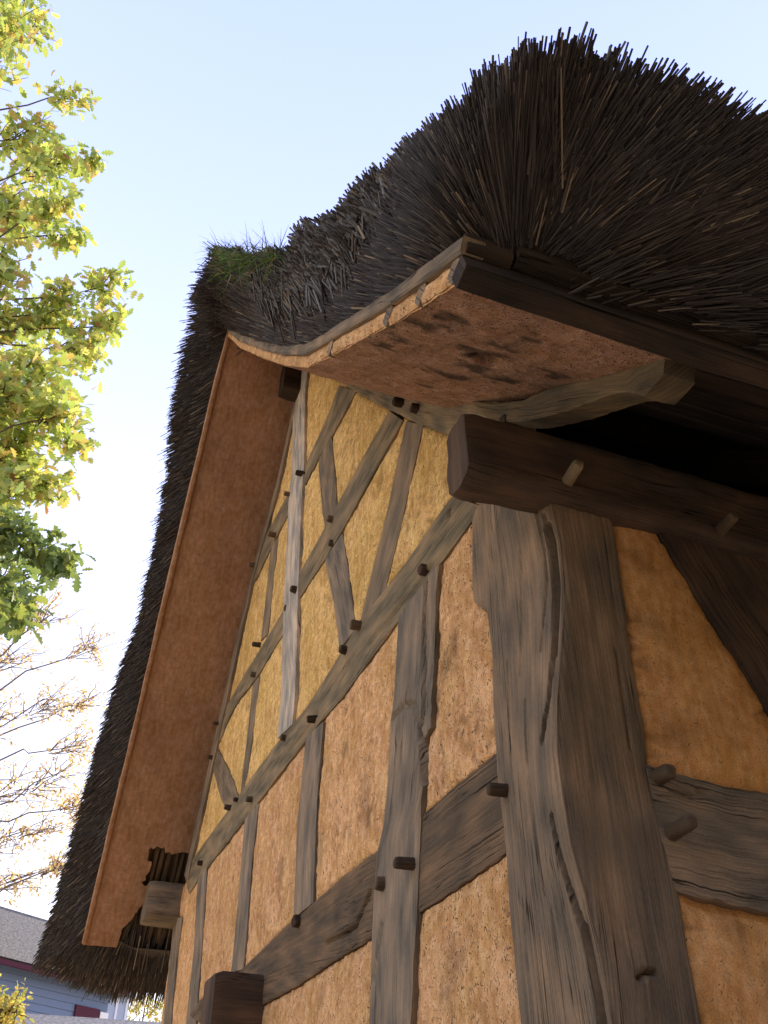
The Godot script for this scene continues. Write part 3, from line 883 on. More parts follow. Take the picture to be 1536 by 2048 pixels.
	for k in 9:
		var x := -0.36 + k * 0.043
		var zc := -6.18
		var top := Vector3(x, H0 + APEX + FAR_K * (-5.55 + 4.0) + 0.048, -5.55)
		var bot := Vector3(x - 0.01 + rng.randf() * 0.02, H0 + APEX + FAR_K * (zb + 4.0) + 0.046 + rng.randf() * 0.01, zb - rng.randf() * 0.03)
		beam("lath", [bot, top], Vector2(0.024, 0.012), Vector3(1, 0, 0), M.wood_brown, house, {"bevel": 0.002, "res": 0.08})
	var d := MB.new()
	for q in [Vector3(-0.5, 0, zb), Vector3(5.5, 0, zb), Vector3(5.5, 0, -3.9), Vector3(-0.5, 0, -3.9)]:
		d.add(Vector3(q.x, H0 + APEX + FAR_K * (q.z + 4.0) + 0.09, q.z))
	d.quad(0, 1, 2, 3)
	put(d.mesh(), "roof_underlay", M.wood_brown, house)

func near_hit(u: float, v: float) -> Vector3:
	var best := Vector3.ZERO; var bd := 1e9
	if hits.has(Vector2(u, v)): return hits[Vector2(u, v)]
	for i in 200:
		var p := gx(u, v, -0.55 + i * 0.003)
		var e := absf(p.y - near_y(p.z))
		if e < bd: bd = e; best = p
	hits[Vector2(u, v)] = best
	return best

func far_panel(poly: PackedVector2Array):
	var pts := PackedVector2Array(); var bl := []
	var st := 0.035
	var mn := Vector2(1e9, 1e9); var mx := -mn
	for i in poly.size():
		var p := poly[i]; var q := poly[(i + 1) % poly.size()]
		mn = mn.min(p); mx = mx.max(p)
		var k := maxi(1, int(p.distance_to(q) / st))
		for j in k: pts.append(p.lerp(q, j / float(k)))
	for p in pts: bl.append(p)
	bl.append(pts[0])
	var y := mn.y
	while y < mx.y:
		var x := mn.x
		while x < mx.x:
			var q := Vector2(x, y) + Vector2(rng.randf() - .5, rng.randf() - .5) * 0.012
			if Geometry2D.is_point_in_polygon(q, poly) and seg_dist(q, bl) > 0.012: pts.append(q)
			x += st
		y += st
	var tr := Geometry2D.triangulate_delaunay(pts)
	var b := MB.new()
	for q in pts:
		var h := 0.006 * nz.get_noise_2d(q.x * 500, q.y * 500) + 0.003 * nz.get_noise_2d(q.x * 2000, q.y * 2000)
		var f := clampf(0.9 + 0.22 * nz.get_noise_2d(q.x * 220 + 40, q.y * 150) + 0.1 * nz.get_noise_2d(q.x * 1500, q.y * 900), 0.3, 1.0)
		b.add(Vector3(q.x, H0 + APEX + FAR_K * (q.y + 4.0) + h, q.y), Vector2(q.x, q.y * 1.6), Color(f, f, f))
	for i in range(0, tr.size(), 3):
		var c := (pts[tr[i]] + pts[tr[i + 1]] + pts[tr[i + 2]]) / 3.0
		if not Geometry2D.is_point_in_polygon(c, poly): continue
		var ar := (pts[tr[i + 1]] - pts[tr[i]]).cross(pts[tr[i + 2]] - pts[tr[i]])
		if ar < 0.0: b.tri(tr[i], tr[i + 1], tr[i + 2])
		else: b.tri(tr[i], tr[i + 2], tr[i + 1])
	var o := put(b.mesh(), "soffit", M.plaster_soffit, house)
	o.set_meta("label", "smooth brown plaster soffit under the far roof slope")

# ---------------------------------------------------------------- thatch
func reed_mesh(ns: int) -> ArrayMesh:
	var b := MB.new()
	for r in [[0.0, 1.0], [0.55, 1.0], [1.0, 0.86]]:
		for k in ns + 1:
			var a := TAU * (k % ns) / ns
			b.add(Vector3(cos(a) * r[1], r[0], sin(a) * r[1]))
	for i in 2:
		for k in ns: b.quad(i * (ns + 1) + k, (i + 1) * (ns + 1) + k, (i + 1) * (ns + 1) + k + 1, i * (ns + 1) + k + 1)
	var c := b.add(Vector3(0, 1.0, 0))
	var ring := []
	for k in ns: ring.append(b.add(b.v[2 * (ns + 1) + k]))
	for k in ns: b.tri(c, ring[(k + 1) % ns], ring[k])
	return b.mesh()

func thatch():
	var st := []     # stations round the roof edge: I inner lower line, O outer top edge, psi outward turn, el0/el1 fall of the reeds
	var far_o := [[65,1940],[112,1800],[165,1600],[222,1400],[280,1240],[312,1090],[335,960],[345,800],[368,690],[388,600],[412,545]]
	for x in [1.6, -0.2]:
		var zz := -6.40
		st.append({"I": Vector3(x, soffit_y(zz) - 0.06, zz - 0.03), "O": Vector3(x, soffit_y(-6.90) + 0.42, -6.90), "psi": 0.0, "e0": -62.0, "e1": -38.0, "f": -1.0, "d": 2600.0, "w": 0.0, "lichen": 0.06})
	for i in far_o.size():
		var O := on_top(far_o[i][0], far_o[i][1], 0.5)
		var zi := clampf(O.z + 0.36, -6.40, -4.0)
		var k := i / float(far_o.size() - 1)
		st.append({"I": Vector3(-0.515, soffit_y(zi) + 0.045, zi), "O": O, "psi": lerpf(40.0, 62.0, k), "e0": lerpf(-44.0, -25.0, k), "e1": lerpf(-36.0, -8.0, k), "f": -1.0, "d": 7500.0, "w": 0.25, "lichen": 0.06})
	st.append({"I": Vector3(-0.515, soffit_y(-4.0) + 0.06, -4.0), "O": on_top(436, 500, 0.62), "psi": 80.0, "e0": -20.0, "e1": 5.0, "f": 1.0, "d": 4200.0, "w": 0.4, "lichen": 0.5})
	var root: Vector3 = near_hit(1045, 600) + ray(1045, 600).normalized() * 0.10
	var near_o := [[500,505],[556,505],[600,486],[640,452],[720,400],[800,330],[850,280],[900,225],[960,172],[1010,132],[1070,88]]
	for i in near_o.size():
		var O := on_top(near_o[i][0], near_o[i][1], 0.5)
		var zi := clampf(O.z - 0.34, -3.95, -0.93)
		O = O.lerp(Vector3(-0.515, soffit_y(zi) + 0.095, zi), 0.05)
		var upz := clampf(-1.25 - zi, 0.0, 3.0) * 0.85
		var rs := root + Vector3(0.0, soffit_y(root.z - upz) - soffit_y(root.z), -upz)
		if i < 2: rs.x += 0.1
		st.append({"R": rs, "I": Vector3(-0.515, soffit_y(zi) + 0.095, zi), "O": O, "psi": 60.0 if i == 0 else (45.0 if i == 1 else 34.0), "e0": -48.0, "e1": -34.0 if i > 1 else -15.0, "f": 1.0, "d": 9000.0 if i < 4 else 12000.0, "w": 0.62, "lichen": 0.62 if i < 8 else 0.2})
	var ie := soffit_y(-0.9) + 0.11
	var eo := [[-0.50, -0.455, 1.585, -0.61], [-0.43, -0.40, 1.63, -0.605], [-0.34, -0.33, 1.655, -0.60], [-0.22, -0.21, 1.65, -0.60], [-0.05, -0.05, 1.66, -0.60], [0.15, 0.14, 1.655, -0.60], [0.5, 0.5, 1.655, -0.60], [1.7, 1.7, 1.655, -0.60]]
	for q in eo:
		st.append({"R": root + Vector3(maxf(0.0, q[0] + 0.1) * 0.55, 0, 0), "I": Vector3(q[0], ie, -0.878), "O": Vector3(q[1], H0 + q[2], q[3]), "psi": 20.0, "e0": -50.0, "e1": -35.0, "f": 1.0, "d": 13000.0, "w": 0.0, "lichen": 0.06})
	var roof := Node3D.new(); roof.name = "thatch"; house.add_child(roof)
	# --- body that the reeds stand out of
	var b := MB.new()
	var TN := 8
	var cols := []
	for i in st.size():
		var s: Dictionary = st[i]
		for k in TN + 1:
			var t := k / float(TN)
			var dd := reed_dir(s, t)
			var p: Vector3 = s.I.lerp(s.O, t * 0.97) - dd * 0.075
			b.add(p)
	for i in st.size() - 1:
		for k in TN: b.quad(i * (TN + 1) + k, i * (TN + 1) + k + 1, (i + 1) * (TN + 1) + k + 1, (i + 1) * (TN + 1) + k)
	put(b.mesh(), "thatch_core", M.thatch_body, roof)
	# --- weathered upper surface of the roof
	b = MB.new()
	var top := []
	for z in [-6.86, -6.2, -5.4, -4.7, -4.2]: top.append(Vector2(z, soffit_y(z) + 0.49))
	top.append(Vector2(-4.0, H0 + APEX + 0.55))
	for z in [-3.8, -3.2, -2.6, -2.0, -1.6, -1.2, -0.92]: top.append(Vector2(z, soffit_y(z) + 0.43))
	top.append(Vector2(-0.71, H0 + 1.635))
	var xs := []
	for i in 41: xs.append(lerpf(-0.40, 5.8, i / 40.0))
	for x in xs:
		for q in top: b.add(Vector3(x, q.y + 0.02 * nz.get_noise_2d(x * 200, q.x * 200), q.x), Vector2(x, q.x))
	for i in xs.size() - 1:
		for k in top.size() - 1: b.quad(i * top.size() + k, (i + 1) * top.size() + k, (i + 1) * top.size() + k + 1, i * top.size() + k + 1)
	# close the far end
	var fb := b.v.size()
	for q in top: b.add(Vector3(5.8, q.y, q.x))
	for k in range(1, top.size() - 1): b.tri(fb, fb + k, fb + k + 1)
	put(b.mesh(), "thatch_surface", M.thatch_top, roof)
	# --- reeds
	var xf := []; var cl := []
	var total := 0
	for i in st.size() - 1:
		var s0: Dictionary = st[i]; var s1: Dictionary = st[i + 1]
		var seg: float = (s0.O.distance_to(s1.O) + s0.I.distance_to(s1.I)) * 0.5
		var cnt := int(seg * (s0.d + s1.d) * 0.5)
		var steep: bool = s0.f != s1.f
		for k in cnt:
			var a := rng.randf(); var t := pow(rng.randf(), 0.8) * 1.02
			var E: Vector3 = (s0.I.lerp(s1.I, a) as Vector3).lerp(s0.O.lerp(s1.O, a), t)
			var dd: Vector3 = reed_dir(s0, t).lerp(reed_dir(s1, t), a).normalized()
			var lump := nz.get_noise_3d(E.x * 700, E.y * 700, E.z * 700)
			dd = (dd + Vector3(rng.randfn(0, 0.035), rng.randfn(0, 0.035), rng.randfn(0, 0.035)) + Vector3(lump, nz.get_noise_3d(E.y * 500, E.x * 500, 40.0), -lump) * 0.12).normalized()
			var dist := E.distance_to(EYE)
			var fan: bool = s0.has("R") and s1.has("R")
			var rim: bool = fan and t > 0.52 + 0.2 * lump + 0.3 * smoothstep(-1.6, -0.8, E.z)
			if fan:
				E += Vector3(-0.5, 0.0, 0.5) * 0.09 * sin(PI * clampf(t, 0, 1)) * smoothstep(-1.5, -1.0, E.z)
				if rim:
					var verge := smoothstep(-0.85, -1.25, E.z)
					dd = (Vector3(-0.6, 0.0, 0.3) * verge + dd * (1.25 - 0.65 * verge) + Vector3(rng.randfn(0, 0.16), rng.randfn(0, 0.16), rng.randfn(0, 0.16)) * (0.6 + verge)).normalized()
					E.x -= 0.03 * verge
			var j := rng.randfn(0.0, 0.035) + 0.035 * lump
			if t > 0.97 and not fan: j = rng.randf_range(-0.03, 0.03)
			var bottom := smoothstep(0.35, 0.0, t)
			j += bottom * rng.randf_range(-0.05, 0.05)
			var L := rng.randf_range(0.18, 0.36)
			if fan and not rim:
				j = minf(rng.randfn(-0.03, 0.04), 0.05) + 0.02 * lump
				L = rng.randf_range(0.28, 0.46)
			elif rim:
				L = rng.randf_range(0.05, 0.13) if E.z < -1.1 else rng.randf_range(0.10, 0.22)
				j = minf(rng.randfn(-0.01, 0.025), 0.03) + 0.04 * lump
			E += dd * j
			if fan and s0.I.x > -0.24 and t < 0.16:      # loose reeds hang over the boards
				var dr := rng.randf()
				E += Vector3(0, -0.075 * dr, 0.03 * dr)
			var ok := false
			for q in 8:
				var sp: Vector3 = E - dd * L
				if (i < 2 and sp.z < -6.36) or sp.y > soffit_y(sp.z) + (0.085 if sp.z > -4.0 else 0.04) or sp.x < -0.53 and sp.z < -4.0: ok = true; break
				L *= 0.78
			if not ok and L < 0.05: continue
			var rad := rng.randf_range(0.0010, 0.0023) * ((1.7 if E.z < -1.1 else 1.25) if rim else 1.0) * (1.0 if dist < 3.5 else 1.3)
			var sx := dd.cross(Vector3(0.3, 0.9, 0.2)).normalized()
			xf.append(Transform3D(Basis(sx * rad, dd * L, sx.cross(dd) * -rad), E - dd * L))
			var g := clampf(rng.randfn(0.5, 0.22), 0.05, 1.0)
			var age := clampf(0.5 + 1.5 * nz.get_noise_3d(E.x * 300, E.y * 300, E.z * 300 + 60), 0, 1)
			var cc := Color(0.042, 0.034, 0.028).lerp(Color(0.21, 0.165, 0.115), g * g * g)
			cc = cc.lerp(Color(0.075, 0.074, 0.068), 0.5 * age)
			if rim and rng.randf() < lerpf(s0.lichen, s1.lichen, a): cc = cc.lerp(Color(0.25, 0.25, 0.235), rng.randf_range(0.15, 0.9))      # weathered butts
			if rng.randf() < 0.02: cc = Color(0.30, 0.23, 0.14)
			cl.append(cc)
	var mm := MultiMesh.new()
	mm.transform_format = MultiMesh.TRANSFORM_3D
	mm.use_colors = true
	mm.mesh = reed_mesh(6)
	mm.instance_count = xf.size()
	for i in xf.size():
		mm.set_instance_transform(i, xf[i]); mm.set_instance_color(i, cl[i])
	var mi := MultiMeshInstance3D.new()
	mi.name = "reeds"; mi.multimesh = mm; mi.material_override = M.reed
	mi.set_meta("kind", "stuff")
	roof.add_child(mi)
	# --- single reeds that stick out and can be picked apart
	var rm := reed_mesh(7)
	var tones := [mat(Color(0.20, 0.155, 0.10), 0.8), mat(Color(0.15, 0.12, 0.085), 0.85), mat(Color(0.11, 0.095, 0.075), 0.85), mat(Color(0.30, 0.21, 0.12), 0.8)]
	var n0 := st.size() - 13
	for k in 170:
		var i := rng.randi_range(n0, st.size() - 3)
		var s0: Dictionary = st[i]; var s1: Dictionary = st[i + 1]
		var a := rng.randf(); var t := rng.randf() * 0.62
		var E: Vector3 = (s0.I.lerp(s1.I, a) as Vector3).lerp(s0.O.lerp(s1.O, a), t)
		var dd: Vector3 = reed_dir(s0, t).lerp(reed_dir(s1, t), a).normalized()
		dd = (dd + Vector3(rng.randfn(0, 0.06), rng.randfn(0, 0.06), rng.randfn(0, 0.06))).normalized()
		E += dd * rng.randf_range(0.0, 0.05)
		var L := rng.randf_range(0.26, 0.4); var rad := rng.randf_range(0.0020, 0.0034)
		var sx := dd.cross(Vector3(0.3, 0.9, 0.2)).normalized()
		var sp: Vector3 = E - dd * L
		if sp.y < soffit_y(sp.z) + 0.085: L *= 0.45
		rad *= 0.8
		var o := put(rm, "reed", tones[[0, 1, 1, 2, 2, 2, 3][rng.randi() % 7]], roof)
		o.transform = Transform3D(Basis(sx * rad, dd * L, sx.cross(dd) * -rad), E - dd * L)

func reed_dir(s: Dictionary, t: float) -> Vector3:
	if s.has("R"):      # corner: the reeds splay from where they are tied
		var b: Vector3 = (s.I.lerp(s.O, t) - s.R).normalized()
		return b
	var e := deg_to_rad(lerpf(s.e0, s.e1, clampf(t, 0, 1)))
	var p := deg_to_rad(s.psi)
	var d := Vector3(-sin(p) * cos(e), sin(e), cos(p) * cos(e) * s.f)
	return d.lerp((s.O - s.I).normalized(), s.w).normalized()

func ridge_grass():
	var c := Vector3(-0.62, H0 + APEX + 0.50, -3.85)
	var o := thing("grass_tuft", "tuft of green grass growing on the end of the thatched ridge", "grass", c)
	var b := MB.new()
	for k in 2200:
		var base: Vector3 = on_top(rng.randf_range(450, 588), rng.randf_range(510, 590), rng.randf_range(0.42, 0.6)) - c
		base.x -= rng.randf() * 0.04
		var d := Vector3(rng.randfn(-0.45, 0.5), rng.randf_range(-0.5, 0.75), rng.randfn(0.1, 0.5)).normalized()
		var L := rng.randf_range(0.04, 0.13)
		var w := d.cross(Vector3(rng.randf(), rng.randf(), rng.randf())).normalized() * rng.randf_range(0.0022, 0.004)
		var g := rng.randf()
		var col := Color(0.045, 0.10, 0.022).lerp(Color(0.16, 0.25, 0.05), g)
		if rng.randf() < 0.25: col = Color(0.20, 0.17, 0.10)
		var p := base; var i0 := -1; var i1 := -1
		for q in 4:
			var f := 1.0 - q / 3.2
			var a := b.add(p - w * f, Vector2.ZERO, col); var e := b.add(p + w * f, Vector2.ZERO, col)
			if q > 0: b.quad(i0, a, e, i1)
			i0 = a; i1 = e
			p += d * L / 3.0; d = (d + Vector3(0, -0.28, 0)).normalized()
	var m := put(b.mesh(), "blades", M.leafy, o)
	m.set_meta("kind", "stuff")

# ---------------------------------------------------------------- what stands behind
func box_part(called: String, parent: Node, a: Vector3, b2: Vector3, m: Material) -> MeshInstance3D:
	var bm := BoxMesh.new(); bm.size = (b2 - a).abs()
	var o := put(bm, called, m, parent)
	o.position = (a + b2) * 0.5
	return o

func background():
	# blue clapboard house up the slope, seen past the far eave
	var a := Vector3(-0.85, 0, -21.0); var dr := Vector3(0.80, 0, -0.60).normalized(); var nb := Vector3(0.60, 0, 0.80).normalized() * -1.0
	var hs := thing("blue_house", "blue clapboard house with grey shingle roof and dark red eave trim", "house", a)
	hs.transform = Transform3D(Basis(dr, Vector3.UP, -nb), a)       # local x along the wall, z towards us
	var blue := mat(Color(0.16, 0.21, 0.31), 0.8); var red := mat(Color(0.085, 0.025, 0.04), 0.7)
	var white := mat(Color(0.8, 0.8, 0.8), 0.7)
	var eh := H0 + 4.22
	box_part("wall", hs, Vector3(-8, 0, -5), Vector3(2.95, eh, -0.03), blue)
	for k in 26:
		var y := eh - 0.06 - k * 0.14
		var bm := BoxMesh.new(); bm.size = Vector3(10.95, 0.135, 0.02)
		var o := put(bm, "clapboard", blue, hs)
		o.position = Vector3(-2.52, y, -0.012); o.rotation.x = -0.09
	var rf := MB.new()
	for r in 17:
		var f := r / 16.0
		var y := lerpf(eh + 0.02, eh + 1.75, f); var z := lerpf(0.35, -2.5, f)
		for x in [-8.4, 3.2]:
			rf.add(Vector3(x, y + 0.012, z), Vector2(x, z)); rf.add(Vector3(x, y, z - 0.17), Vector2(x, z))
	for r in 16:
		rf.quad(r * 4, r * 4 + 2, r * 4 + 3, r * 4 + 1)
		rf.quad(r * 4 + 1, r * 4 + 3, r * 4 + 6, r * 4 + 4)
	var base := rf.v.size()
	for x in [-8.4, 3.2]:
		rf.add(Vector3(x, eh + 1.76, -2.5)); rf.add(Vector3(x, eh, -5.3)); rf.add(Vector3(x, eh, 0.33))
	rf.quad(base, base + 3, base + 4, base + 1); rf.tri(base, base + 1, base + 2); rf.tri(base + 3, base + 4, base + 5)
	var nt := NoiseTexture2D.new()
	var fn := FastNoiseLite.new(); fn.seed = 21; fn.frequency = 0.03; fn.fractal_octaves = 4
	nt.noise = fn; nt.seamless = true
	var gr := Gradient.new(); gr.set_color(0, Color(0.36, 0.355, 0.35)); gr.set_color(1, Color(0.56, 0.55, 0.54)); nt.color_ramp = gr
	var shingle := mat(Color(1, 1, 1), 0.9); shingle.albedo_texture = nt; shingle.uv1_scale = Vector3(0.8, 0.8, 1)
	put(rf.mesh(), "roof", shingle, hs)
	box_part("eave_trim", hs, Vector3(-8.4, eh - 0.09, 0.27), Vector3(3.2, eh + 0.0, 0.33), red)
	box_part("shutter", hs, Vector3(2.05, eh - 1.9, -0.02), Vector3(2.72, eh - 0.42, 0.05), red)
	box_part("corner_board", hs, Vector3(2.74, 0, -0.3), Vector3(2.97, eh - 0.45, 0.04), white)
	# small pale shed behind it
	var sp := at_dist(222, 2020, 27.0)
	var sh := thing("pale_shed", "small pale grey shed beside the blue clapboard house", "shed", Vector3(sp.x, 0, sp.z))
	var pale := mat(Color(0.42, 0.47, 0.55), 0.8)
	box_part("wall", sh, Vector3(-0.42, 0, -1.5), Vector3(0.42, H0 + 4.85, 0), pale)
	for k in 4: box_part("board_strip", sh, Vector3(-0.40 + k * 0.25, 0, 0.0), Vector3(-0.35 + k * 0.25, H0 + 4.8, 0.03), white)
	box_part("roof", sh, Vector3(-0.55, H0 + 4.85, -1.7), Vector3(0.55, H0 + 4.97, 0.15), shingle)
	# added unseen building behind the viewer, invented to shade the side wall and eave
	var shade_barn := thing("added_shade_barn", "added unseen dark board building that shades the side wall of the house", "shade_barn", Vector3(2.5, 0, 4.4))
	var bw := mat(Color(0.055, 0.045, 0.036), 0.95)
	box_part("wall", shade_barn, Vector3(-9.4, 0, 0), Vector3(9.0, 6.6, 7.0), bw)
	for k in 46: box_part("board", shade_barn, Vector3(-9.4 + k * 0.4, 0, -0.03), Vector3(-9.4 + k * 0.4 + 0.37, 6.6, 0.0), bw)
	var br := MB.new()
	for x in [-9.7, 9.3]:
		for q in [Vector2(6.45, -0.45), Vector2(10.2, 3.5), Vector2(6.45, 7.45)]: br.add(Vector3(x, q.x, q.y))
	br.quad(0, 1, 4, 3); br.quad(1, 2, 5, 4); br.tri(0, 1, 2); br.tri(3, 4, 5)
	put(br.mesh(), "roof", mat(Color(0.07, 0.06, 0.05), 0.95), shade_barn)
	# low roof in front
	var lp := at_dist(200, 2030, 16.5)
	var lo := thing("lean_to", "low lean-to with a pale grey shingle roof in front of the blue house", "shed", Vector3(lp.x, 0, lp.z))
	var ly := at_dist(200, 2026, 16.5).y
	box_part("wall", lo, Vector3(-1.25, 0, -0.4), Vector3(3.0, ly - 0.75, 1.6), mat(Color(0.3, 0.28, 0.26), 0.9))
	var sl := MB.new()
	for r in 11:
		var f := r / 10.0
		for x in [-1.45, 3.3]:
			sl.add(Vector3(x, lerpf(ly, ly - 0.75, f) + 0.01, lerpf(-0.5, 1.75, f)), Vector2(x, f * 2.0)); sl.add(Vector3(x, lerpf(ly, ly - 0.75, f) - 0.012, lerpf(-0.5, 1.75, f)), Vector2(x, f * 2.0))
	for r in 10:
		sl.quad(r * 4, r * 4 + 2, r * 4 + 7, r * 4 + 5); sl.quad(r * 4 + 5, r * 4 + 7, r * 4 + 6, r * 4 + 4)
	put(sl.mesh(), "roof", shingle, lo)

# ---------------------------------------------------------------- trees
func tube(b: MB, pts: Array, r0: float, r1: float, sides := 6):
	var base := b.v.size()
	var n := pts.size()
	for i in n:
		var tg: Vector3 = (pts[mini(i + 1, n - 1)] - pts[maxi(i - 1, 0)]).normalized()
		var sx := tg.cross(Vector3(0.31, 0.2, 0.93)).normalized(); var sy := tg.cross(sx)
		var r := lerpf(r0, r1, i / float(n - 1))
		for k in sides + 1:
			var a := TAU * (k % sides) / sides
			b.add(pts[i] + (sx * cos(a) + sy * sin(a)) * r, Vector2(k / float(sides), i * 0.3))
	for i in n - 1:
		for k in sides: b.quad(base + i * (sides + 1) + k, base + (i + 1) * (sides + 1) + k, base + (i + 1) * (sides + 1) + k + 1, base + i * (sides + 1) + k + 1)

func bend(a: Vector3, b: Vector3, sag: float, wob: float, n := 7) -> Array:
	var out := []
	for i in n + 1:
		var t := i / float(n)
		var p := a.lerp(b, t) + Vector3(0, sag * sin(PI * t), 0)
		if i > 0 and i < n: p += Vector3(rng.randfn(0, wob), rng.randfn(0, wob), rng.randfn(0, wob))
		out.append(p)
	return out

func leaf_mesh(lobed: bool) -> ArrayMesh:
	var b := MB.new()
	var prof := [[0.0, 0.015], [0.12, 0.10], [0.22, 0.20], [0.30, 0.10], [0.44, 0.30], [0.53, 0.14], [0.68, 0.30], [0.77, 0.15], [0.90, 0.17], [1.0, 0.0]] if lobed else [[0.0, 0.02], [0.25, 0.20], [0.5, 0.26], [0.8, 0.14], [1.0, 0.0]]
	for q in prof:
		var y: float = -0.18 * q[0] * q[0]
		b.add(Vector3(-q[1], y + q[1] * 0.28, q[0] - 0.02)); b.add(Vector3(0, y, q[0])); b.add(Vector3(q[1], y + q[1] * 0.28, q[0] - 0.02))
	for i in prof.size() - 1:
		b.quad(i * 3, i * 3 + 1, i * 3 + 4, i * 3 + 3); b.quad(i * 3 + 1, i * 3 + 2, i * 3 + 5, i * 3 + 4)
	return b.mesh()

func leaves(parent: Node, list: Array, lobed: bool, m: Material):
	var mm := MultiMesh.new()
	mm.transform_format = MultiMesh.TRANSFORM_3D; mm.use_colors = true
	mm.mesh = leaf_mesh(lobed)
	mm.instance_count = list.size()
	for i in list.size():
		var q: Array = list[i]
		var bs := Basis.from_euler(Vector3(rng.randfn(0.35, 0.6), rng.randf() * TAU, rng.randfn(0, 0.6))) * Basis.from_scale(Vector3.ONE * q[1])
		mm.set_instance_transform(i, Transform3D(bs, q[0])); mm.set_instance_color(i, q[2])
	var o := MultiMeshInstance3D.new()
	o.name = "crown"; o.multimesh = mm; o.material_override = m
	o.set_meta("kind", "stuff")
	parent.add_child(o)

func leaf_col(kind: String) -> Color:
	var r := rng.randf()
	var c: Color
	if kind == "oak":
		if r < 0.40: c = Color(0.33, 0.39, 0.10)
		elif r < 0.66: c = Color(0.22, 0.30, 0.08)
		elif r < 0.86: c = Color(0.46, 0.45, 0.14)
		elif r < 0.99: c = Color(0.46, 0.33, 0.12)
		else: c = Color(0.30, 0.09, 0.04)
	elif kind == "green":  # lowest oak clusters: their shade is put into a darker leaf green
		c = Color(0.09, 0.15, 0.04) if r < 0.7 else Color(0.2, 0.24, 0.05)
	elif kind == "rust":
		c = Color(0.56, 0.40, 0.29) if r < 0.5 else (Color(0.58, 0.46, 0.29) if r < 0.85 else Color(0.36, 0.20, 0.14))
	else:
		c = Color(0.48, 0.36, 0.08) if r < 0.6 else Color(0.25, 0.26, 0.06)
	return c.lerp(Color(0.5, 0.5, 0.42), 0.14) * rng.randf_range(1.1, 1.7)

func spray(b: MB, from: Vector3, c: Vector3, rad: float, twigs: int, per: int, size: float, kind: String, out: Array, wood: float):
	# a limb that ends in a cloud of twigs, with leaves along the outer part of each twig
	tube(b, bend(from, c, 0.25 * rad, 0.09 * rad + 0.02, 9), wood, wood * 0.35, 6)
	for k in twigs:
		var d := Vector3(rng.randfn(0, 1), rng.randfn(0.1, 0.8), rng.randfn(0, 1)).normalized()
		var e := c + d * rad * pow(rng.randf_range(0.15, 1.0), 0.5)
		var s := c.lerp(from, rng.randf() * minf(0.5, rad / maxf(0.1, c.distance_to(from)))) + d * rad * 0.1
		var tp := bend(s, e, 0.06 * rad, 0.04 * rad, 4)
		tube(b, tp, wood * 0.28 + 0.003, 0.003, 4)
		for q in per:
			var t := pow(rng.randf(), 0.6)
			var i := mini(3, int(t * 4.0))
			var p: Vector3 = tp[i].lerp(tp[i + 1], t * 4.0 - i)
			out.append([p + Vector3(rng.randfn(0, 1), rng.randfn(0, 1), rng.randfn(0, 1)) * size * 0.55, size * rng.randf_range(0.65, 1.2), leaf_col(kind)])

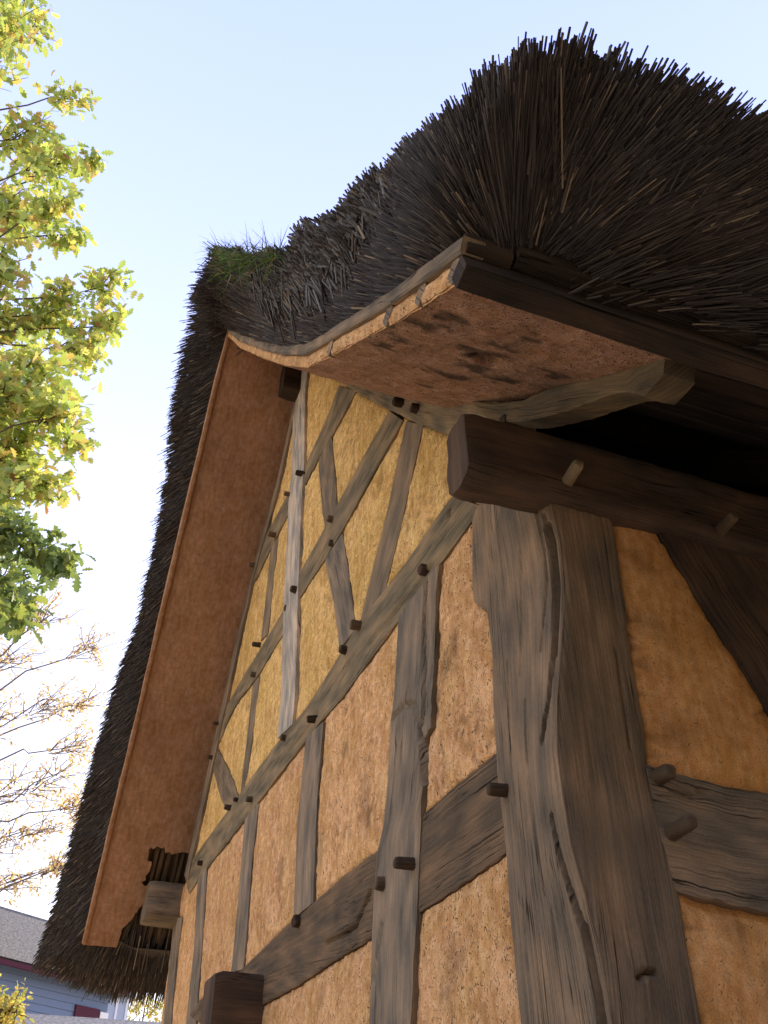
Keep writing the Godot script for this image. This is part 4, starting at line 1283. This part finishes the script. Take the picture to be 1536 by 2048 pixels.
func trees():
	var bark := mat(Color(0.10, 0.075, 0.055), 0.95)
	var bark2 := mat(Color(0.17, 0.13, 0.115), 0.95)
	var lm := mat(Color(1, 1, 1), 0.55, null, Vector3.ONE, 0, true)
	lm.backlight_enabled = true; lm.backlight = Color(1.0, 1.0, 0.72)
	# --- oak to the left of the gable
	var tb := EYE + Vector3(sin(deg_to_rad(-27.0)), 0, -cos(deg_to_rad(-27.0))) * 9.5
	var oak := thing("oak_tree", "oak tree with yellow-green lobed leaves reaching in beside the thatched gable", "tree", Vector3(tb.x, 0, tb.z))
	var b := MB.new()
	var org := oak.position
	tube(b, bend(Vector3.ZERO, Vector3(0.3, 13.5, 0.2), 0, 0.08, 12), 0.34, 0.08, 10)
	var lv := []
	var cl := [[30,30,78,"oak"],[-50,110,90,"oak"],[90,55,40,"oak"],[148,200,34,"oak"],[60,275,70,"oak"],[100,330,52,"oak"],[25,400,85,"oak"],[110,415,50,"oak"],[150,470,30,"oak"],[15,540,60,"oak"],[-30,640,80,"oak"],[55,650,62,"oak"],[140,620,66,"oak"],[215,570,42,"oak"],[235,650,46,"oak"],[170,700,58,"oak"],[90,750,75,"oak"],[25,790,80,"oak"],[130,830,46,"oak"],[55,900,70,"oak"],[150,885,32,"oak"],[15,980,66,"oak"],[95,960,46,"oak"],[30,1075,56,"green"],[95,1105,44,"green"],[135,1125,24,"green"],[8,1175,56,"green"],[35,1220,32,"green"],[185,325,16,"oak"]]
	for k in 26: cl.append([rng.randf_range(-900, -110), rng.randf_range(-500, 1150), rng.randf_range(90, 170), "oak"])
	for q in cl:
		var r: float = 8.0 + rng.randf_range(-0.9, 0.9)
		if q[0] < -100: r = rng.randf_range(7.5, 11.5)
		var c := at_dist(q[0], q[1], r) - org
		var sc: float = (c + org).distance_to(EYE) / FPX
		var rad: float = q[2] * sc * 1.12
		var from := Vector3(0.15, maxf(3.2, c.y - 1.2 - rng.randf() * 2.6), 0.1)
		var tw := clampi(int(q[2] * q[2] / 290.0), 5, 26)
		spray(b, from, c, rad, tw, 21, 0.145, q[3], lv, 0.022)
	put(b.mesh(), "trunk", bark, oak)
	leaves(oak, lv, true, lm)
	# --- paler, half-bare tree farther off
	var t2 := EYE + Vector3(sin(deg_to_rad(-9.0)), 0, -cos(deg_to_rad(-9.0))) * 20.0
	var bt := thing("autumn_tree", "half-bare tree with sparse rust-coloured leaves behind the oak", "tree", Vector3(t2.x, 0, t2.z))
	org = bt.position
	b = MB.new(); lv = []
	tube(b, bend(Vector3.ZERO, Vector3(-0.2, 13.0, 0.3), 0, 0.08, 12), 0.26, 0.05, 9)
	for q in [[190,1290,50],[110,1225,60],[50,1310,70],[180,1400,40],[110,1400,60],[165,1490,55],[20,1440,70],[120,1545,60],[60,1560,70],[170,1610,40],[100,1660,60],[20,1660,70],[60,1750,60],[130,1730,40],[-60,1350,110],[-90,1550,120],[-120,1200,120],[-200,1400,150],[10,1230,50],[-250,1600,150],[-150,1700,110]]:
		var c := at_dist(q[0], q[1], 19.5 + rng.randf_range(-1.5, 1.5)) - org
		var rad: float = q[2] * (c + org).distance_to(EYE) / FPX
		spray(b, Vector3(0, maxf(3.0, c.y - 1.0 - rng.randf() * 2.4), 0), c, rad * 1.15, 20, 14, 0.085, "rust", lv, 0.03)
	put(b.mesh(), "trunk", bark2, bt)
	leaves(bt, lv, false, lm)
	# --- top of a young tree low on the left, and a bushy one behind the shed
	var spots := [[12, 1990, 10.0, 46, "yellow", "young_tree", "young tree with yellow leaves in front of the blue house", 0.075], [290, 2012, 33.0, 44, "yellow", "bushy_tree", "bushy yellow-green tree behind the pale shed", 0.13]]
	for q in spots:
		var c := at_dist(q[0], q[1], q[2])
		var o := thing(q[5], q[6], "tree", Vector3(c.x - 0.3, 0, c.z))
		b = MB.new(); lv = []
		var rad: float = q[3] * c.distance_to(EYE) / FPX
		var top := c - o.position
		tube(b, bend(Vector3.ZERO, top, 0, 0.02, 6), 0.05 + rad * 0.06, 0.02, 7)
		for k in 7:
			var cc := top + Vector3(rng.randfn(0, 0.6), rng.randf_range(-2.0, 0.15), rng.randfn(0, 0.6)) * rad
			spray(b, Vector3(0, maxf(0.5, cc.y - rad), 0), cc, rad * 0.75, 12, 12, q[7], q[4], lv, 0.02)
		put(b.mesh(), "trunk", bark, o)
		leaves(o, lv, q[5] == "young_tree", lm)
